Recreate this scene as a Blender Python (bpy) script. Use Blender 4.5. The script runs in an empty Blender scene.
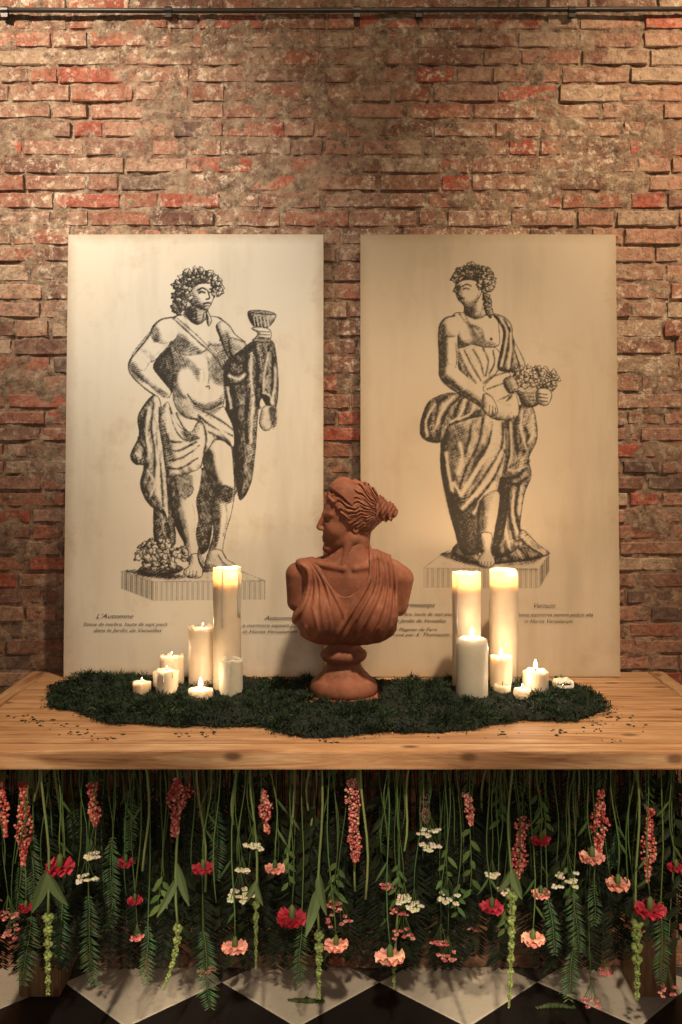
import bpy, bmesh, math, random
import numpy as np
from mathutils import Vector, Matrix

# ================================================================= camera, world, lights, exposure
SC = bpy.context.scene
COL = SC.collection
F_PX, VX, VY, CAM_Z = 1000.0, 345.0, 452.0, 1.315       # 35 mm lens, level camera with a small vertical shift
cam_d = bpy.data.cameras.new('camera'); cam = bpy.data.objects.new('camera', cam_d); COL.objects.link(cam)
cam.location = (0, 0, CAM_Z); cam.rotation_euler = (math.pi/2, 0, 0)
cam_d.sensor_fit = 'VERTICAL'; cam_d.sensor_height = 36; cam_d.lens = 36*F_PX/1024
cam_d.shift_y = -(512-VY)/1024; cam_d.shift_x = -(VX-341)/1024
cam_d.clip_start = .05
SC.camera = cam

world = bpy.data.worlds.new('world'); SC.world = world; world.use_nodes = True
_bg = world.node_tree.nodes['Background']; _bg.inputs[0].default_value = (1.0, .80, .62, 1); _bg.inputs[1].default_value = .03

def aim(o, target):
    o.rotation_euler = (Vector(target)-Vector(o.location)).to_track_quat('-Z', 'Y').to_euler()
def spot(name, loc, target, watts, color, angle, blend, radius):
    d = bpy.data.lights.new(name, 'SPOT'); o = bpy.data.objects.new(name, d); COL.objects.link(o)
    d.energy = watts; d.color = color; d.spot_size = math.radians(angle); d.spot_blend = blend; d.shadow_soft_size = radius
    o.location = loc; aim(o, target); return o
def area(name, loc, target, watts, color, sx, sy):
    d = bpy.data.lights.new(name, 'AREA'); o = bpy.data.objects.new(name, d); COL.objects.link(o)
    d.energy = watts; d.color = color; d.shape = 'RECTANGLE'; d.size = sx; d.size_y = sy
    o.location = loc; aim(o, target); return o
WARM = (1.0, .77, .52)
spot('ceiling_spot_left', (-1.35, 1.30, 3.10), (-.80, 2.54, 2.12), 140, (1.0, .85, .66), 48, 1.0, .05)
spot('ceiling_spot_right', (1.50, 1.30, 3.10), (.95, 2.54, 2.02), 140, WARM, 49, 1.0, .05)
spot('ceiling_spot_middle', (.0, 1.15, 3.10), (.0, 2.54, 2.30), 18, WARM, 44, 1.0, .05)
spot('ceiling_spot_table', (.50, 1.25, 3.10), (.05, 1.95, .76), 165, WARM, 58, .9, .06)
for _x in (-.72, .0, .72): spot('ceiling_spot_floor', (_x, -1.50, 2.90), (_x, 2.10, .03), 330, WARM, 13.5, .35, .05)
spot('ceiling_spot_canvas', (-.9, .9, 3.05), (-.45, 2.5, 1.85), 44, (1.0, .93, .82), 32, 1.0, .05)
area('front_fill', (.2, -1.4, 1.7), (0, 2.0, .45), 10, (1.0, .84, .66), 1.6, 1.0)  # added soft fill for the flowers; stands for no particular lamp

vs = SC.view_settings
vs.view_transform = 'Standard'; vs.look = 'None'; vs.gamma = 1.0; vs.use_curve_mapping = False; vs.exposure = 0.76
SC.cycles.use_denoising = True
SC.cycles.max_bounces = 8; SC.cycles.sample_clamp_indirect = 6.0

# ================================================================= helpers
def px(x, y, d):
    """the place at distance d that the photograph shows at (x, y)"""
    return np.array([(x-VX)/F_PX*d, d, CAM_Z-(y-VY)/F_PX*d])
def mesh(name, verts, faces, smooth=False):
    me = bpy.data.meshes.new(name)
    if isinstance(faces, np.ndarray):
        v = np.asarray(verts, np.float32); n = faces.shape[1]
        me.vertices.add(len(v)); me.vertices.foreach_set('co', v.ravel())
        me.loops.add(faces.size); me.loops.foreach_set('vertex_index', faces.astype(np.int32).ravel())
        me.polygons.add(len(faces))
        me.polygons.foreach_set('loop_start', np.arange(0, faces.size, n, dtype=np.int32))
        me.polygons.foreach_set('loop_total', np.full(len(faces), n, np.int32))
        me.update(calc_edges=True); me.validate()
    else:
        me.from_pydata([tuple(map(float, p)) for p in verts], [], faces); me.update()
    if smooth: me.polygons.foreach_set('use_smooth', np.ones(len(me.polygons), bool))
    return me
def obj(name, me, mat=None, parent=None, loc=(0, 0, 0), rot=(0, 0, 0)):
    o = bpy.data.objects.new(name, me); COL.objects.link(o)
    if mat is not None and me is not None and not me.materials: me.materials.append(mat)
    o.location = loc; o.rotation_euler = rot
    if parent is not None: o.parent = parent
    return o
def tag(o, label=None, cat=None, group=None, kind=None):
    if label: o['label'] = label
    if cat: o['category'] = cat
    if group: o['group'] = group
    if kind: o['kind'] = kind
    return o
def thing(name, label, cat, loc=(0, 0, 0), rot=(0, 0, 0), group=None):
    return tag(obj(name, None, None, None, loc, rot), label, cat, group)
def point_attr(me, name, vals, kind='FLOAT'):
    a = me.attributes.new(name, kind, 'POINT')
    a.data.foreach_set('value' if kind == 'FLOAT' else 'color', np.asarray(vals, np.float32).ravel())

class MB:
    """collects simple shapes into one mesh"""
    def __init__(s): s.v = []; s.f = []; s.c = []; s.col = None
    def add(s, vs_, fs_):
        n = len(s.v); s.v += [tuple(map(float, p)) for p in vs_]; s.f += [tuple(i+n for i in f) for f in fs_]
        if s.col is not None: s.c += [s.col]*len(vs_)
    def box(s, a, b):
        (x0, y0, z0), (x1, y1, z1) = a, b
        s.add([(x0, y0, z0), (x1, y0, z0), (x1, y1, z0), (x0, y1, z0), (x0, y0, z1), (x1, y0, z1), (x1, y1, z1), (x0, y1, z1)],
              [(0, 3, 2, 1), (4, 5, 6, 7), (0, 1, 5, 4), (1, 2, 6, 5), (2, 3, 7, 6), (3, 0, 4, 7)])
    def tube(s, path, r, n=5, cap=True):
        path = [Vector(p) for p in path]; rs = r if hasattr(r, '__len__') else [r]*len(path)
        vs_ = []; fs_ = []
        for i, p in enumerate(path):
            t = (path[min(i+1, len(path)-1)]-path[max(i-1, 0)])
            t = t.normalized() if t.length > 1e-9 else Vector((0, 0, 1))
            u = t.cross(Vector((0, 1, 0)) if abs(t.y) < .9 else Vector((1, 0, 0))).normalized(); w = t.cross(u)
            for k in range(n):
                a = 2*math.pi*k/n; vs_.append(p+(u*math.cos(a)+w*math.sin(a))*rs[i])
        for i in range(len(path)-1):
            for k in range(n): fs_.append((i*n+k, i*n+(k+1) % n, (i+1)*n+(k+1) % n, (i+1)*n+k))
        if cap: fs_ += [tuple(range(n))[::-1], tuple((len(path)-1)*n+k for k in range(n))]
        s.add(vs_, fs_)
    def ball(s, c, r, squash=(1, 1, 1)):
        s.add([(c[0]+p[0]*r*squash[0], c[1]+p[1]*r*squash[1], c[2]+p[2]*r*squash[2]) for p in ICO_V], ICO_F)
    def leaf(s, base, d, nrm, length, width, bend=.15, fold=.25, seg=4, tip=1.0):
        """leaf blade with a midrib crease"""
        d = Vector(d).normalized(); nrm = Vector(nrm); side = d.cross(nrm)
        side = side.normalized() if side.length > 1e-6 else Vector((1, 0, 0)); up = side.cross(d).normalized(); b = Vector(base)
        vs_ = []; fs_ = []
        for i in range(seg+1):
            t = i/seg; w = width*.5*(math.sin(math.pi*min(1, t**.8*.96+.02))**.8); q = b+d*length*t-up*bend*length*t*t
            vs_ += [q-side*w+up*w*fold, q, q+side*w+up*w*fold]
        for i in range(seg):
            k = i*3; fs_ += [(k, k+1, k+4, k+3), (k+1, k+2, k+5, k+4)]
        s.add(vs_, fs_)
    def build(s, name, mat, parent=None, smooth=False, loc=(0, 0, 0)):
        me = mesh(name, s.v, s.f, smooth)
        if s.c and len(s.c) == len(s.v): point_attr(me, 'tint', [list(c)+[1] for c in s.c], 'FLOAT_COLOR')
        return obj(name, me, mat, parent, loc)
_t = (1+5**.5)/2
ICO_V = [Vector(p).normalized() for p in ((-1, _t, 0), (1, _t, 0), (-1, -_t, 0), (1, -_t, 0), (0, -1, _t), (0, 1, _t), (0, -1, -_t), (0, 1, -_t), (_t, 0, -1), (_t, 0, 1), (-_t, 0, -1), (-_t, 0, 1))]
ICO_F = [(0, 11, 5), (0, 5, 1), (0, 1, 7), (0, 7, 10), (0, 10, 11), (1, 5, 9), (5, 11, 4), (11, 10, 2), (10, 7, 6), (7, 1, 8), (3, 9, 4), (3, 4, 2), (3, 2, 6), (3, 6, 8), (3, 8, 9), (4, 9, 5), (2, 4, 11), (6, 2, 10), (8, 6, 7), (9, 8, 1)]

def vnoise(x, y, seed=0):
    """2D value noise, smooth, 0..1"""
    tab = np.random.RandomState(seed).rand(256, 256)
    xi, yi = np.floor(x).astype(int), np.floor(y).astype(int); fx, fy = x-xi, y-yi
    fx = fx*fx*(3-2*fx); fy = fy*fy*(3-2*fy)
    g = lambda a, b: tab[a % 256, b % 256]
    return (g(xi, yi)*(1-fx)+g(xi+1, yi)*fx)*(1-fy)+(g(xi, yi+1)*(1-fx)+g(xi+1, yi+1)*fx)*fy
def fbm(x, y, oct_=4, seed=0):
    t = 0; a = .5; n = 0
    for k in range(oct_): t = t+a*vnoise(x*2**k, y*2**k, seed+k); n += a; a *= .55
    return t/n

# ---------------------------------------------------------------- materials
class NT:
    def __init__(s, name):
        s.m = bpy.data.materials.new(name); s.m.use_nodes = True; s.t = s.m.node_tree; s.b = s.t.nodes['Principled BSDF']
    def n(s, kind, **kw):
        nd = s.t.nodes.new(kind)
        for k, v in kw.items():
            if k.startswith('_'): setattr(nd, k[1:], v)
            else:
                key = int(k[1:]) if k[0] == 'i' and k[1:].isdigit() else k.replace('__', ' ')
                s.set(nd.inputs[key], v)
        return nd
    def set(s, inp, v):
        if isinstance(v, bpy.types.NodeSocket): s.t.links.new(v, inp)
        else: inp.default_value = v
    def noise(s, vec, scale, detail=4, rough=.6, dist=0):
        nd = s.n('ShaderNodeTexNoise', Scale=scale, Detail=detail, Roughness=rough, Distortion=dist)
        if vec is not None: s.t.links.new(vec, nd.inputs['Vector'])
        return nd.outputs['Fac']
    def ramp(s, fac, stops):
        nd = s.n('ShaderNodeValToRGB'); s.t.links.new(fac, nd.inputs[0]); e = nd.color_ramp.elements
        while len(e) < len(stops): e.new(.5)
        for k, (p, c) in enumerate(stops):
            e[k].position = p; e[k].color = (c, c, c, 1) if not hasattr(c, '__len__') else (*c[:3], 1)
        return nd.outputs[0]
    def mix(s, f, a, b, mode='MIX'):
        nd = s.n('ShaderNodeMix', _data_type='RGBA', _blend_type=mode)
        s.set(nd.inputs[0], f)
        for sock, v in ((nd.inputs[6], a), (nd.inputs[7], b)): s.set(sock, (*v, 1) if isinstance(v, tuple) and len(v) == 3 else v)
        return nd.outputs[2]
    def math(s, op, a, b=0.0):
        nd = s.n('ShaderNodeMath', _operation=op); s.set(nd.inputs[0], a); s.set(nd.inputs[1], b); return nd.outputs[0]
    def bump(s, h, strength, dist, prev=None):
        nd = s.n('ShaderNodeBump', Strength=strength, Distance=dist); s.t.links.new(h, nd.inputs['Height'])
        if prev is not None: s.t.links.new(prev, nd.inputs['Normal'])
        return nd.outputs[0]
    def out(s, color=None, rough=.7, normal=None, **kw):
        if color is not None: s.set(s.b.inputs['Base Color'], (*color, 1) if isinstance(color, tuple) and len(color) == 3 else color)
        s.set(s.b.inputs['Roughness'], rough)
        if normal is not None: s.set(s.b.inputs['Normal'], normal)
        for k, v in kw.items(): s.set(s.b.inputs[k.replace('__', ' ')], v)
        return s.m
    def coord(s, which='Object'): return s.n('ShaderNodeTexCoord').outputs[which]
    def attr(s, name): return s.n('ShaderNodeAttribute', _attribute_name=name)
def mapped(T, vec, scale=(1, 1, 1), loc=(0, 0, 0)):
    nd = T.n('ShaderNodeMapping'); T.t.links.new(vec, nd.inputs[0]); nd.inputs['Scale'].default_value = scale
    T.set(nd.inputs['Location'], loc); return nd.outputs[0]
def plain(name, c, rough=.6, var=.25, scale=40, **kw):
    """one colour with a little mottling"""
    T = NT(name); f = T.noise(T.coord('Object'), scale, 3)
    return T.out(T.mix(f, tuple(x*(1-var) for x in c), tuple(min(1, x*(1+var)) for x in c)), rough, **kw)
def tinted(name, rough=.6, **kw):
    T = NT(name); return T.out(T.attr('tint').outputs['Color'], rough, **kw)

def wall_colour(T, p, base, lime):
    """lime flecks, wash and soot that run over bricks and joints alike; less lime lower down"""
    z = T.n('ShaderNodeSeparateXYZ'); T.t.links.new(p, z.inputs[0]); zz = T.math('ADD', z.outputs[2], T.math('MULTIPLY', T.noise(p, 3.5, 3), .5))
    lime_by_height = T.ramp(T.math('MULTIPLY', zz, .4), [(.58, .30), (.78, 1.)]); lime = T.math('MULTIPLY', lime, lime_by_height)
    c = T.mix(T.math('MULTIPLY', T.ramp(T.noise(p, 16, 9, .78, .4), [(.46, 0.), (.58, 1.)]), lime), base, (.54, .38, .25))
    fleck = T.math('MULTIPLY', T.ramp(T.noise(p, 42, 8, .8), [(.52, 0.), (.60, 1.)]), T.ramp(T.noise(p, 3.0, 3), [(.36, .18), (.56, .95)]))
    c = T.mix(T.math('MULTIPLY', fleck, lime_by_height), c, (.80, .64, .48))
    c = T.mix(T.ramp(T.noise(p, 48, 6, .75), [(.56, 0.), (.68, .85)]), c, (.075, .05, .036))
    return T.mix(T.ramp(T.noise(p, 2.2, 3), [(.50, 0.), (.70, .25)]), c, (.15, .08, .055))
def brick_mat():
    T = NT('old_brick'); p = T.n('ShaderNodeNewGeometry').outputs['Position']; tint = T.attr('tint').outputs['Color']
    n1 = T.noise(p, 75, 8, .75)
    c = T.mix(1.0, tint, T.ramp(n1, [(.30, (.40, .36, .34)), (.5, (.95, .93, .9)), (.70, (1.5, 1.45, 1.4))]), 'MULTIPLY')
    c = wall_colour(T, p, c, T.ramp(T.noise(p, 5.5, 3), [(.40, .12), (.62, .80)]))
    nb = T.bump(T.noise(p, 30, 6, .7), 1.0, .010); nb = T.bump(T.noise(p, 130, 6, .75), .8, .003, nb)
    return T.out(c, .92, nb)
def mortar_mat():
    T = NT('lime_mortar'); p = T.n('ShaderNodeNewGeometry').outputs['Position']
    c = T.ramp(T.noise(p, 45, 8, .78), [(.36, (.075, .048, .034)), (.47, (.27, .17, .11)), (.58, (.44, .30, .195)), (.70, (.60, .45, .31))])
    c = T.mix(T.ramp(T.noise(p, 24, 5, .7), [(.50, 0.), (.60, .8)]), c, (.33, .15, .095))
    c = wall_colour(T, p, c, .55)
    nb = T.bump(T.noise(p, 60, 8, .78), 1.0, .012)
    return T.out(c, .95, nb)
def wood_mat(name='pine_wood', along='X', tone=1.0):
    T = NT(name); o = T.coord('Object'); r = T.n('ShaderNodeObjectInfo').outputs['Random']
    off = T.n('ShaderNodeCombineXYZ'); T.t.links.new(T.math('MULTIPLY', r, 37.0), off.inputs[0]); T.t.links.new(T.math('MULTIPLY', r, 11.0), off.inputs[1]); T.t.links.new(T.math('MULTIPLY', r, 5.0), off.inputs[2])
    sc = (1.3, 15, 15) if along == 'X' else ((15, 1.3, 15) if along == 'Y' else (15, 15, 1.3))
    v = mapped(T, o, sc, off.outputs[0])
    g = T.noise(v, 2.4, 6, .62, 1.6); fine = T.noise(mapped(T, o, tuple(k*5 for k in sc), off.outputs[0]), 3.0, 3, .6)
    k = tone
    c = T.ramp(g, [(.30, (.17*k, .075*k, .034*k)), (.42, (.40*k, .205*k, .095*k)), (.54, (.54*k, .325*k, .175*k)), (.72, (.66*k, .45*k, .27*k))])
    c = T.mix(1.0, c, T.ramp(r, [(0., (.82, .72, .66)), (.5, (1., .96, .92)), (1., (1.1, 1.08, 1.05))]), 'MULTIPLY')
    c = T.mix(T.math('MULTIPLY', T.ramp(fine, [(.42, .55), (.6, 0.)]), .55), c, (.25*k, .12*k, .05*k))
    # knots and nail holes
    sp = T.n('ShaderNodeSeparateXYZ'); T.t.links.new(o, sp.inputs[0]); cb = T.n('ShaderNodeCombineXYZ')
    a_, b_ = (0, 1) if along == 'X' else ((1, 0) if along == 'Y' else (2, 0))
    T.t.links.new(T.math('ADD', T.math('MULTIPLY', sp.outputs[a_], .55), T.math('MULTIPLY', r, 37.)), cb.inputs[0]); T.t.links.new(T.math('ADD', sp.outputs[b_], sp.outputs[2 if along != 'Z' else 1]), cb.inputs[1])
    vo = T.n('ShaderNodeTexVoronoi', _feature='F1', _voronoi_dimensions='2D', Scale=7.0); T.t.links.new(cb.outputs[0], vo.inputs['Vector'])
    knot = T.ramp(vo.outputs['Distance'], [(.035, 1.), (.085, 0.)])
    c = T.mix(T.math('MULTIPLY', knot, .85), c, (.11, .045, .018))
    stain = T.ramp(T.noise(o, 5.5, 4, .6), [(.45, 0.), (.75, .45)])
    c = T.mix(stain, c, (.33*k, .16*k, .07*k))
    return T.out(c, T.ramp(g, [(.3, .62), (.7, .48)]), T.bump(fine, .25, .0015))
# ---------------------------------------------------------------- engraved figures (flat print on the canvases)
def catmull(pts, n=5, closed=True):
    p = np.asarray(pts, float); m = len(p); out = []
    rng_ = range(m) if closed else range(m-1)
    for i in rng_:
        if closed: a, b, c, d = p[(i-1) % m], p[i], p[(i+1) % m], p[(i+2) % m]
        else: a, b, c, d = p[max(i-1, 0)], p[i], p[i+1], p[min(i+2, m-1)]
        for k in range(n):
            t = k/n
            out.append(.5*((2*b)+(c-a)*t+(2*a-5*b+4*c-d)*t*t+(3*b-a-3*c+d)*t**3))
    if not closed: out.append(p[-1])
    return np.array(out)

class Plate:
    """A sheet of paper; tone 1 = bare paper, 0 = ink. Coordinates in print units."""
    def __init__(s, xs, ys):
        s.X, s.Y = np.meshgrid(xs, ys); s.T = np.ones_like(s.X); s.xs, s.ys = xs, ys
        r = np.random.RandomState(3)
        s.N = r.rand(*s.X.shape); s.K = np.ones_like(s.X)
    def frame(s, ox, oy, k): s.o = np.array([ox, oy], float); s.k = k
    def pt(s, pts): return s.o+np.asarray(pts, float)/s.k
    def win(s, p, m):
        x0, y0 = p.min(0)-m; x1, y1 = p.max(0)+m
        i0, i1 = np.searchsorted(s.ys, [y0, y1]); j0, j1 = np.searchsorted(s.xs, [x0, x1])
        return slice(i0, i1), slice(j0, j1)
    @staticmethod
    def dist(X, Y, p, closed):
        q = np.roll(p, -1, 0) if closed else p[1:]
        a = p if closed else p[:-1]
        D = np.full(X.shape, 1e9); ins = np.zeros(X.shape, bool)
        for (ax, ay), (bx, by) in zip(a, q):
            ex, ey = bx-ax, by-ay; L = ex*ex+ey*ey+1e-9
            t = np.clip(((X-ax)*ex+(Y-ay)*ey)/L, 0, 1)
            D = np.minimum(D, (X-ax-t*ex)**2+(Y-ay-t*ey)**2)
            if closed and abs(ey) > 1e-9:
                c = ((ay > Y) != (by > Y)) & (X < ex*(Y-ay)/ey+ax)
                ins ^= c
        D = np.sqrt(D)
        return np.where(ins, D, -D) if closed else D
    def poly(s, pts, base=.75, R=8, amp=.45, L=(.75, -.45), line=.25, lw=.55, smooth=True, edge=.35, fold=0.):
        p = s.pt(pts)
        if smooth: p = catmull(p, 4)
        w = s.win(p, 3)
        X, Y = s.X[w], s.Y[w]
        if X.size == 0: return
        D = s.dist(X, Y, p, True)
        gy, gx = np.gradient(D, s.ys[w[0]], s.xs[w[1]]) if min(D.shape) > 2 else (0*D, 0*D)
        f = 1-np.clip(D/R, 0, 1)
        nl = -(gx*L[0]+gy*L[1])*f
        t = base+amp*nl*1.1-(edge*f**3)
        if fold:
            c = p.mean(0); u, v = X-c[0], Y-c[1]
            wob = 2.2*np.sin(v*.16+c[0])+1.5*np.sin(v*.33+u*.1+c[1])+1.2*np.sin(u*.25+v*.05)
            r1 = np.sin((u+wob)*.62+c[1]); r2 = np.sin((u*.7+v*.45+wob*1.3)*.95+c[0]); r3 = np.sin((u*1.3-v*.25+wob)*1.5)
            t = t+.75*fold*(r1*.45+r2*.5*np.sin(v*.12+c[0])+r3*.35)
        t = np.clip(t, .06, 1.0)
        a = np.clip(D/.6+.5, 0, 1)
        s.T[w] = s.T[w]*(1-a)+t*a
        k = np.exp(-(np.abs(D)/lw)**2)
        s.T[w] = s.T[w]*(1-k)+k*np.minimum(s.T[w], line)
    def limb(s, a, b, ra, rb, base=.85, amp=.5, L=(.75, -.45), line=.7):
        a, b = s.pt([a, b]); ra /= s.k; rb /= s.k
        d = b-a; n = np.array([-d[1], d[0]])/np.hypot(*d); pts = []
        th = math.atan2(n[1], n[0])
        for i in range(9): t = th+math.pi*i/8; pts.append(a+ra*np.array([math.cos(t), math.sin(t)]))
        for i in range(9): t = th+math.pi+math.pi*i/8; pts.append(b+rb*np.array([math.cos(t), math.sin(t)]))
        o, k = s.o, s.k; s.o, s.k = np.zeros(2), 1.
        s.poly(pts, base, max(ra, rb)*1.0, amp, L, line, smooth=False); s.o, s.k = o, k
    def line(s, pts, w=.7, tone=.15, soft=1., smooth=True):
        p = s.pt(pts)
        if smooth and len(p) > 2: p = catmull(p, 4, False)
        wd = s.win(p, w*3+1); X, Y = s.X[wd], s.Y[wd]
        if X.size == 0: return
        k = soft*np.exp(-(s.dist(X, Y, p, False)/w)**2)
        s.T[wd] = s.T[wd]*(1-k)+tone*k
    def blob(s, c, r, base=.75, amp=.5, line=.2):
        c = s.pt([c])[0]; r = r/s.k
        w = s.win(np.array([c-r, c+r]), 1.5); X, Y = s.X[w]-c[0], s.Y[w]-c[1]
        if X.size == 0: return
        th = np.arctan2(Y, X); ph = c[0]*3.1+c[1]*1.7
        D = r*(1+.22*np.sin(3*th+ph)+.16*np.sin(5*th-ph*1.3))-np.hypot(X, Y)
        t = np.clip(base+amp*(X*.75-Y*.5)/r-.25*np.clip(1-D/r, 0, 1)**3, .06, 1)
        a = np.clip(D/.6+.5, 0, 1); s.T[w] = s.T[w]*(1-a)+t*a
        k = np.exp(-(np.abs(D)/.5)**2); s.T[w] = s.T[w]*(1-k)+k*np.minimum(s.T[w], line)
    def shade(s, pts, tone=.3, soft=.7, blur=4.):
        """soft dark patch"""
        p = catmull(s.pt(pts), 4); w = s.win(p, blur*2); X, Y = s.X[w], s.Y[w]
        if X.size == 0: return
        D = s.dist(X, Y, p, True)
        D = D+.7*np.sin((X*.8+Y*1.9)*1.5+.6*np.sin(X*.5))
        a = min(1., soft*1.2)/(1+np.exp(-D/(blur*.20)))
        s.T[w] = s.T[w]*(1-a)+np.minimum(tone, s.T[w])*a
    def hatch_faces(s, pts, base, period, seed):
        p = s.pt(pts); w = s.win(p, 1.5); X, Y = s.X[w], s.Y[w]
        D = s.dist(X, Y, p, True); a = np.clip(D/.5+.5, 0, 1)
        ph = X*2*math.pi/period
        t = base+.12*np.sin(ph)+.08*np.sin(ph*.37+seed)
        s.T[w] = s.T[w]*(1-a)+t*a; s.K[w] = np.minimum(s.K[w], 1-.85*a)
    def finish(s):
        """burin lines: darker tones break into fine curved hatching"""
        ink = 1-s.T; m = np.clip(ink*2.2, 0, 1)*s.K
        n1 = fbm(s.X*.55, s.Y*.55, 3, 12)-.5; n2 = fbm(s.X*.18+9, s.Y*.18, 3, 17)-.5
        h = np.sin((s.X*.55+s.Y*1.0+1.6*np.sin(s.X*.21)+1.2*np.sin(s.Y*.17))*2*math.pi/2.4)
        h2 = np.sin((s.X*1.0-s.Y*.6+1.4*np.sin(s.Y*.19))*2*math.pi/2.7)
        t = s.T+m*(.07*h+.05*h2+.42*n1+.30*n2)+m*(s.N-.5)*.14
        # engravings are contrasty: push the tones apart
        u = np.clip((t-.19)/.59, 0, 1); t = np.where(s.T > .97, 1, (u*u*(3-2*u))*.45+u*.55)
        return t

def figure_autumn(P):
    rnd = random.Random(5)
    # plinth
    P.frame(110, 470, 4.01)
    P.poly([(45, 410), (330, 398), (500, 400), (618, 448), (175, 452)], .72, 3, .05, line=.45, smooth=False, edge=0)
    P.shade([(60, 408), (150, 404), (300, 430), (230, 440), (130, 428)], .2, .85, 2)
    P.hatch_faces([(45, 410), (175, 452), (175, 527), (45, 478)], .50, 1.9, 1)
    P.hatch_faces([(175, 452), (618, 450), (618, 522), (175, 527)], .64, 1.9, 2)
    # drapery behind the legs and tree stump
    P.frame(115, 390, 4.01)
    P.poly([(440, 60), (545, 20), (556, 120), (540, 240), (515, 350), (488, 405), (462, 430), (440, 300)], .30, 9, .3, fold=0.18)
    for q in ([(520, 40), (505, 150), (480, 300), (470, 400)], [(545, 100), (520, 240), (495, 370)]): P.line(q, 1.1, .08, .8)
    for q in ([(535, 60), (520, 180), (500, 300)], [(490, 60), (480, 170), (478, 270)]): P.line(q, 1.2, .62, .7)
    P.poly([(195, 330), (400, 330), (398, 440), (385, 560), (370, 640), (335, 665), (290, 640), (225, 520), (205, 430)], .24, 9, .2, fold=0.14)
    P.poly([(158, 440), (210, 440), (240, 620), (160, 620)], .26, 5, .25, fold=0.15)
    P.line([(175, 480), (190, 540), (172, 600)], 1., .6, .7); P.line([(205, 500), (190, 560), (215, 610)], 1., .65, .7)
    P.poly([(150, 28), (112, 66), (86, 120), (92, 190), (58, 268), (78, 304), (112, 312), (98, 380), (112, 430), (140, 470), (185, 500), (212, 520), (205, 400), (190, 200), (178, 60)], .64, 12, .45, fold=0.22)
    for q in ([(120, 90), (105, 160), (120, 230), (100, 290)], [(150, 60), (140, 160), (155, 260), (150, 420)], [(175, 80), (165, 200), (180, 330), (190, 470)], [(115, 320), (140, 350), (120, 400), (150, 440)], [(90, 200), (120, 260), (110, 300)]): P.line(q, 1.4, .10, .85)
    for q in ([(132, 80), (122, 180), (138, 250)], [(165, 110), (170, 260), (172, 420)], [(128, 330), (155, 380), (140, 430)], [(80, 260), (100, 275)]): P.line(q, 1.3, .88, .75)
    # legs
    P.poly([(240, 330), (335, 310), (337, 390), (322, 450), (331, 520), (322, 590), (340, 660), (350, 690), (286, 690), (272, 600), (246, 505), (250, 440), (240, 400)], .86, 10, .55)
    P.shade([(250, 340), (300, 345), (310, 400), (280, 440), (255, 430)], .35, .75, 4)
    P.shade([(250, 470), (268, 480), (290, 600), (280, 640), (258, 540)], .4, .7, 3)
    P.line([(285, 390), (310, 400), (300, 425), (278, 440)], 1., .2, .7); P.line([(306, 460), (318, 520), (312, 580)], 1.2, .5, .6)
    P.poly([(350, 250), (395, 208), (455, 222), (470, 330), (474, 420), (462, 500), (442, 570), (428, 645), (440, 682), (372, 670), (392, 580), (384, 500), (402, 440), (378, 380), (350, 310)], .84, 11, .55)
    P.shade([(352, 260), (385, 250), (400, 330), (430, 390), (470, 400), (465, 450), (440, 460), (400, 430), (370, 370)], .16, .9, 4)
    P.shade([(388, 480), (415, 470), (420, 560), (400, 640), (380, 650), (392, 570)], .22, .8, 4)
    P.line([(412, 400), (435, 390), (466, 405)], 1.2, .1, .8); P.line([(440, 470), (446, 520), (430, 590)], 1.6, .35, .6)
    # feet
    P.frame(110, 470, 4.01)
    P.poly([(378, 372), (395, 330), (440, 325), (462, 360), (500, 384), (490, 402), (440, 405), (372, 412), (362, 398)], .72, 6, .5)
    P.line([(430, 345), (455, 380), (480, 392)], .8, .25); P.shade([(360, 395), (400, 380), (430, 400), (380, 412)], .25, .6, 2)
    P.poly([(322, 345), (352, 345), (368, 405), (362, 432), (330, 436), (298, 428), (294, 408), (312, 388)], .85, 6, .5)
    for x in (305, 318, 331, 345): P.line([(x, 408), (x-3, 430)], .45, .25)
    P.poly([(352, 320), (362, 360), (380, 385), (366, 395), (350, 360)], .5, 4, .4)
    # fruit basket
    P.poly([(120, 395), (130, 425), (200, 428), (255, 420), (290, 395), (200, 370)], .30, 6, .3)
    for i in range(75):
        a = rnd.uniform(0, 6.283); r = math.sqrt(rnd.random())
        P.blob((200+r*102*math.cos(a), 345+r*62*math.sin(a)*(1 if math.sin(a) < 0 else .85)), rnd.uniform(9, 15), rnd.uniform(.45, .8), .5, .15)
    # torso
    P.frame(120, 260, 4.01)
    P.poly([(128, 425), (200, 350), (300, 380), (300, 480), (215, 520), (185, 560), (150, 480)], .22, 10, .2)
    P.poly([(205, 235), (245, 225), (280, 205), (330, 200), (345, 228), (398, 240), (425, 290), (416, 380), (408, 470), (412, 560), (395, 610), (330, 640), (260, 640), (215, 590), (206, 520), (212, 440), (196, 360), (185, 280)], .95, 13, .30)
    P.shade([(200, 310), (240, 300), (290, 345), (330, 380), (270, 385), (225, 378), (204, 350)], .30, .75, 5)
    P.shade([(198, 384), (245, 388), (285, 412), (312, 450), (312, 492), (296, 486), (276, 448), (236, 446), (214, 470), (206, 430)], .36, .72, 4)
    P.shade([(358, 395), (420, 372), (425, 505), (392, 512), (368, 498), (352, 450)], .34, .75, 5); P.line([(330, 395), (322, 430), (332, 470), (325, 505)], 1.1, .55, .6); P.line([(290, 440), (318, 446)], .9, .45, .6)
    P.shade([(345, 335), (400, 345), (412, 375), (370, 372)], .35, .7, 5)
    P.shade([(275, 560), (320, 580), (385, 570), (405, 530), (405, 580), (360, 615), (300, 610)], .30, .8, 5)
    P.shade([(215, 520), (265, 560), (290, 620), (240, 640), (210, 580)], .4, .55, 6)
    P.line([(345, 400), (352, 460), (348, 500)], 1.4, .40, .7); P.line([(340, 515), (350, 512), (352, 522)], .9, .1)
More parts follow.
